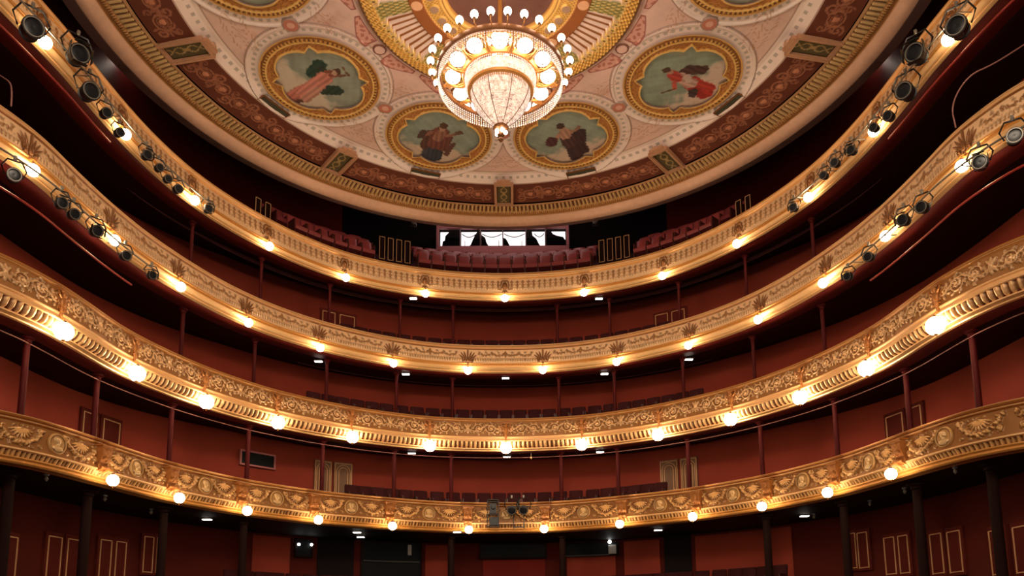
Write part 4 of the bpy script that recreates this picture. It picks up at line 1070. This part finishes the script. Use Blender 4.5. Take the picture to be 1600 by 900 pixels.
for k in (4, 3):
    for sd in (-1, 1):
        lst = sorted([q for q in SP[k] if q[0]*sd > 0], key=lambda q: q[0]); n = len(lst)
        for i, (s, z, r, bd) in enumerate(lst):
            e = spot(r, r*2.7, 'spotlight', 'blackmetal', bool(bd)); P, rz = at(k, s, .28, z+r*2.9)
            e.location = P; e.rotation_euler = (0, 0, rz*.55)
            e['group'] = 'spotlights on the %s balcony' % {4: 'top', 3: 'third'}[k]
            j = (i if sd < 0 else n-1-i)
            e['label'] = 'black stage spotlight, %s side of the %s balcony, %s from the stage end' % ({-1: 'left', 1: 'right'}[sd], {4: 'top', 3: 'third'}[k], ORD[j])
    # the pipe they hang from, on short struts
    for sd in (-1, 1):
        c, ss, nn = CVL[k]; q = (ss*sd > {4: 9.9, 3: 11.6}[k]) & (ss*sd < {4: 17.6, 3: 17.0}[k])
        z = {4: 11.13, 3: 8.35}[k]
        e = empty('lighting_pipe', 'dark steel pipe carrying spotlights along the %s side of the %s balcony' % ({-1: 'left', 1: 'right'}[sd], {4: 'top', 3: 'third'}[k]), 'pipe')
        pp = [(x, y, z) for x, y in (c+.27*nn)[q]]
        MB().tube(pp, .018, 6).build('pipe', M['greymetal'], e, True)
        for i in range(2, len(pp), 8):
            x, y = (c-.02*nn)[q][i]; MB().tube([pp[i], (x, y, z+.03)], .012, 5).build('strut', M['greymetal'], e)
        lo = [(x, y, z-.48) for x, y in (c-.05*nn)[q & (ss*sd > {4: 13.4, 3: 12.0}[k])]]
        tag(MB().tube(lo, .022, 6).build('red_rail', M['pipe']), 'thin red rail running low along the %s side under the %s balcony' % ({-1: 'left', 1: 'right'}[sd], {4: 'top', 3: 'third'}[k]), 'rail')
        # struts that carry the rail from the soffit
        P = []
# loose cables hanging on both sides
for nm, pts in (('left', [(-8.62, 12.5, 9.42), (-8.7, 12.6, 9.75), (-8.95, 12.9, 10.2), (-9.3, 13.1, 10.5)]), ('right', [(8.55, 13.2, 9.42), (8.5, 13.2, 9.9), (8.75, 13.0, 10.35), (9.2, 12.9, 10.5), (9.9, 12.7, 10.9)])):
    P = [Vector(p) for p in pts]
    for _ in range(3): P = [P[0]]+[q for a, b in zip(P[:-1], P[1:]) for q in (a*.75+b*.25, a*.25+b*.75)]+[P[-1]]
    tag(MB().tube(P, .014, 6).build('cable', M['cable'], None, True), 'pale cable looping above the third balcony rail at the %s edge of the picture' % nm, 'cable')
# spots in the dark behind the gallery, on one bar each side
for sd, nm in ((-1, 'left'), (1, 'right')):
    e = empty('lighting_bar', 'thin bar with small lights high in the dark above the %s gallery seats' % nm, 'lighting bar')
    pts = [at(4, sd*s, -1.9, 14.62+.02*s)[0] for s in np.linspace(3.9, 7.0, 8)]
    MB().tube(pts, .02, 6).build('bar', M['greymetal'], e, True)
    mb = MB(); mb.tube([pts[2], Vector((pts[2].x, pts[2].y, 16.99))], .015, 5); mb.tube([pts[6], Vector((pts[6].x, pts[6].y, 16.99))], .015, 5); mb.build('drop_rods', M['blackmetal'], e)
proto = None
for sd, nm in ((-1, 'left'), (1, 'right')):
    L_ = [4.1, 4.8, 5.5, 6.1, 6.8, 2.55]
    for i, s in enumerate(L_):
        if proto is None:
            proto = o = empty('gallery_light', '', 'stage light')
            MB().lathe([(0, -.12), (.07, -.12), (.095, .0), (.10, .12), (.085, .13)], (0, 0, 0), 14, Matrix.Rotation(PI/2, 3, 'X')).build('housing', M['greymetal'], o, True)
            MB().lathe([(0, .10), (.085, .12)], (0, 0, 0), 14, Matrix.Rotation(PI/2, 3, 'X')).build('lens', mat('pale_lens', (.45, .45, .5), .15, .5), o, True)
            MB().tube([(-.11, 0, 0), (-.11, 0, -.12), (.11, 0, -.12), (.11, 0, 0)], .012, 5).build('yoke', M['greymetal'], o)
            kG = tree(proto)
        else: o = copy_tree(proto, kG)
        if i == 5: MB().tube([(0, 0, .0), (0, 0, 1.88)], .012, 5).build('drop_rod', M['blackmetal'], o)
        P, rz = at(4, sd*s, -1.9 if i < 5 else -2.9, 14.76+.02*s if i < 5 else 15.1); o.location = P; o.rotation_euler = (0, 0, rz)
        o['label'] = ('small pale stage light above the %s gallery seats, %s from the control room' % (nm, ORD[i])) if i < 5 else 'single small stage light just %s of the control room' % nm
        o['group'] = 'small gallery stage lights'

# projector rack and moving heads at the middle of the lowest balcony front
P, rz = at(1, -.42, .16, 3.42)
e = empty('equipment_rack', 'black open equipment rack hooked on the middle of the lowest balcony front', 'equipment rack', P, rz)
mb = MB()
for sx in (-1, 1):
    for y in (-.10, .08): mb.box((sx*.17, y, .42), (.02, .02, .84))
for z in (.02, .40, .78): mb.box((0, -.01, z), (.34, .20, .02))
mb.build('rack_frame', M['blackmetal'], e)
mb = MB().box((0, -.02, .58), (.22, .18, .30)); mb.lathe([(.05, 0), (.06, .06), (.045, .07)], (.0, -.10, .60), 12, Matrix.Rotation(PI/2, 3, 'X')); mb.build('projector', M['blackmetal'], e)
MB().box((.02, -.02, .18), (.26, .18, .24)).build('control_unit', M['blackmetal'], e)
mb = MB(); mb.box((0, .10, .86), (.30, .30, .02)); mb.build('hook', M['blackmetal'], e)
P, rz = at(1, .38, .14, 3.40)
e = empty('moving_head_bracket', 'black bracket frame on the lowest balcony front just right of the rack', 'bracket', P, rz)
mb = MB()
for sx in (-1, 1): mb.box((sx*.16, 0, .34), (.025, .025, .70))
mb.box((0, 0, .66), (.70, .04, .03)); mb.box((0, 0, .03), (.34, .03, .03)); mb.box((0, .12, .84), (.10, .34, .02)); mb.box((0, .0, .75), (.06, .03, .18)); mb.build('frame', M['blackmetal'], e)
for s, nm in ((.17, 'left'), (.55, 'right')):
    e = spot(.135, .36, 'stage_light', 'blackmetal'); P, rz = at(1, s, .26, 4.34); e.location = P; e.rotation_euler = (0, 0, rz)
    e['label'] = 'black round moving head light on the lowest balcony front, %s one of the pair' % nm; e['group'] = 'moving head lights'
P, rz = at(2, .75, -.55, 5.93)
e = empty('hanging_camera', 'small pale camera hanging under the second balcony, right of its middle globe lamp', 'camera', P, rz)
MB().tube([(0, 0, 0), (0, 0, -.18)], .008, 5).build('rod', M['greymetal'], e); MB().ball((0, 0, -.20), (.035, .035, .05)).build('housing', M['line'], e, True); MB().tube([(-.38, 0, -.05), (-.3, 0, -.02), (0, 0, -.01)], .01, 5).build('cable', M['greymetal'], e)

# recessed downlights in the soffits
n_ = 0
for k, z, lst in ((2, 5.95, [(-3.0, 24.1), (0.02, 24.72), (3.0, 24.15)]), (3, 8.52, [(-5.7, 22.75), (-3.2, 23.95), (0, 24.4), (3.2, 24.05), (5.65, 22.8)]), (4, 11.14, [(-3.0, 24.05), (3.1, 24.15)]), (1, 3.30, [(-7.95, 20.5), (8.12, 20.8), (4.6, 23.3), (-4.5, 23.2), (-4.6, 24.3), (-1.5, 23.35)])):
    nm = {1: 'lowest', 2: 'second', 3: 'third', 4: 'top'}[k]; lst = sorted(lst)
    for i, (x, y) in enumerate(lst):
        e = empty('downlight', 'small lit oblong downlight under the %s balcony, %s' % (nm, place_word(i, len(lst))), 'ceiling light', (x, y, z), 0, 'downlights under the balconies')
        MB().box((0, 0, -.015), (.27, .15, .03)).build('housing', M['fixture'], e)
        MB().box((0, 0, -.035), (.22, .11, .02)).build('lit_panel', M['downlight'], e)

# ------------------------------------------------------------------ doors, windows and gilt-lined panels of the rear walls
dn = [0]
def door(s0, s1, zt, zb, arch=False, m='door'):
    dn[0] += 1
    P, rz = at('w', (s0+s1)/2, .03, zb); w = abs(s1-s0)*1.0; h = zt-zb
    e = bpy.data.objects.new('door_%d' % dn[0], None); COL.objects.link(e); e.location = P; e.rotation_euler = (0, 0, rz); e['kind'] = 'structure'
    MB().box((0, .0, h/2+.02), (w+.16, .06, h+.16)).build('leaf', M[m], e)
    mb = MB(); t = .022; y = -.04
    if not arch: mb.box((0, y, h), (w, .02, t)); mb.box((0, y, 0.02), (w, .02, t))
    for sx in (-1, 1): mb.box((sx*w/2, y, h/2 if not arch else (h-w/2)/2), (t, .02, h if not arch else h-w/2))
    if arch:
        for ww in (w/2, w/2-.08):
            mb.tube([(ww*math.cos(a), y, h-w/2+ww*math.sin(a)) for a in np.linspace(0, PI, 11)], .014, 5)
        for sx in (-1, 1): mb.box((sx*(w/2-.08), y, (h-w/2)/2), (t, .02, h-w/2))
        for sx in (-1, 1): mb.box((sx*(w/2+.05), y, h/2), (t, .02, h+.08))
        mb.box((0, y, h+.05), (w+.1, .02, t))
    mb.build('gilt_moulding', M['line'], e)
for a in ((-14.13, -13.71), (-13.47, -12.95), (12.95, 13.49), (13.77, 14.13)): door(*a, 5.60, 3.55)
for a in ((-6.52, -6.10), (-5.86, -5.40), (5.40, 5.86), (6.10, 6.52)): door(*a, 5.72, 3.55, True, 'doorcream')
for a in ((-6.48, -6.06), (-5.88, -5.38), (5.38, 5.80), (5.96, 6.40)): door(*a, 10.88, 9.0)
for a, zt in (((-16.9, -16.6), 2.2), ((-16.23, -15.83), 2.28), ((-14.91, -14.51), 2.45), ((-14.31, -13.95), 2.46), ((-13.29, -12.95), 2.57), ((-12.79, -12.49), 2.58), ((-11.93, -11.65), 2.81), ((-11.53, -11.36), 2.83),
              ((11.37, 11.63), 2.77), ((11.71, 12.01), 2.75), ((12.55, 12.87), 2.51), ((13.01, 13.31), 2.50), ((14.05, 14.41), 2.40), ((14.61, 15.01), 2.38), ((15.91, 16.33), 2.22), ((16.61, 17.0), 2.2)):
    door(*a, zt, zt-.95)
wn = [0]
def window(s0, s1, z0, z1, extra=None, m='glassdk', fm='columndk', k='w'):
    wn[0] += 1
    P, rz = at(k, (s0+s1)/2, .03, (z0+z1)/2); w = s1-s0; h = z1-z0
    e = bpy.data.objects.new('window_%d' % wn[0], None); COL.objects.link(e); e.location = P; e.rotation_euler = (0, 0, rz); e['kind'] = 'structure'
    MB().box((0, -.05, 0), (w, .03, h)).build('glass', M[m], e)
    mb = MB()
    for sx in (-1, 1): mb.box((sx*w/2, -.06, 0), (.05, .08, h+.05)); mb.box((0, -.06, sx*h/2), (w, .08, .05))
    mb.build('window_frame', M[fm], e)
    return P, rz
window(-7.15, -6.62, 2.65, 3.20); window(-4.95, -2.95, 2.0, 3.26); window(-.92, 1.32, 2.78, 3.26); window(1.95, 3.80, 2.80, 3.24)
window(-9.05, -7.95, 5.30, 5.72, fm='boxpaint')
# painted lit red bays, black openings and maroon bays of the ground floor wall
for i, (s0, s1, z0, z1, m) in enumerate(((-6.55, -5.1, 1.0, 3.29, 'black'), (-.95, 1.35, 1.0, 2.72, 'soffit'), (5.35, 6.35, 1.0, 3.29, 'black'), (-8.65, -7.2, 1.0, 3.22, 'wall'), (-2.9, -1.96, 1.0, 3.22, 'wall'), (-4.98, -4.5, 1.0, 2.42, 'wall'),
                                (1.9, 3.84, 1.0, 2.76, 'wall'), (3.86, 5.3, 1.0, 3.22, 'wall'), (6.4, 9.6, 1.0, 3.22, 'wall'))):
    wall_sweep('wall_bay_%d' % (i+1), 'w', z0, z1, M[m], s0, s1, .05, .04)
proto = None
for i, (k_, s, z, off, lab) in enumerate(('g' if 'gallery' in q[3] else 'w', *q) for q in (
    (-15.57, 16.05, .13, 'small bright lamp on the red left gallery wall by the ceiling rim'), (15.47, 16.09, .13, 'small bright lamp on the red right gallery wall by the ceiling rim'),
    (-7.08, 3.02, .16, 'tiny lit bulb in the ground floor window, left of its pair'), (-6.66, 3.04, .16, 'tiny lit bulb in the ground floor window, right of its pair'),
                        (3.55, 3.22, .2, 'tiny greenish lit lamp above the dark ground floor window right of centre'))):
    P, rz = at(k_, s, off, z); e = empty('wall_lamp', lab, 'lamp', P, rz)
    MB().ball((0, 0, 0), (.045, .06)[i == 4], None, 10, 6).build('bulb', M['bulbhot' if i < 2 else 'bulb'], e, True); MB().box((0, .06, .05), (.04, .12, .02)).build('holder', M['fixture'], e)
for s, z, w, h, lab in ((-3.35, 3.02, .12, .34, 'pale grey speaker post in front of the dark ground floor window left of centre'), (3.62, 2.98, .26, .30, 'pale grey board below the greenish lamp right of centre')):
    P, rz = at('w', s, .14, z); e = empty('notice_board', lab, 'board', P, rz)
    MB().box((0, 0, 0), (w, .03, h)).build('board', M['boardgrey'], e); MB().box((0, .06, 0), (.03, .10, .03)).build('bracket', M['fixture'], e)
for s0, s1, z, lab in ((-4.9, -3.0, 2.62, 'thin grey counter rail across the big dark ground floor window'), (2.0, 3.5, 2.80, 'thin counter rail under the dark window right of centre')):
    pp = [at('w', s, .15, z)[0] for s in np.linspace(s0, s1, 7)]
    tag(MB().tube(pp, .018, 5).build('counter_rail', M['fixture']), lab, 'rail')
# small pale fittings hanging from the soffit of the ground floor
for i, (x, y) in enumerate(((-8.9, 14.9), (-8.9, 17.1), (-8.7, 18.9), (8.9, 14.9), (8.95, 17.0), (8.3, 20.6), (8.9, 18.6))):
    e = empty('ceiling_fitting', 'tiny pale fitting on the dark soffit under the lowest balcony, %s' % ['far left', 'second from the left', 'third from the left', 'far right', 'second from the right', 'innermost on the right', 'third from the right'][i], 'ceiling fitting', (x, y, 3.30), 0, 'tiny fittings under the lowest balcony')
    MB().lathe([(.05, 0), (.05, -.03), (.02, -.05)], n=10).build('rose', M['fixture'], e); MB().lathe([(.02, -.05), (.04, -.10), (.0, -.15)], n=10).build('lamp', M['greymetal'], e)
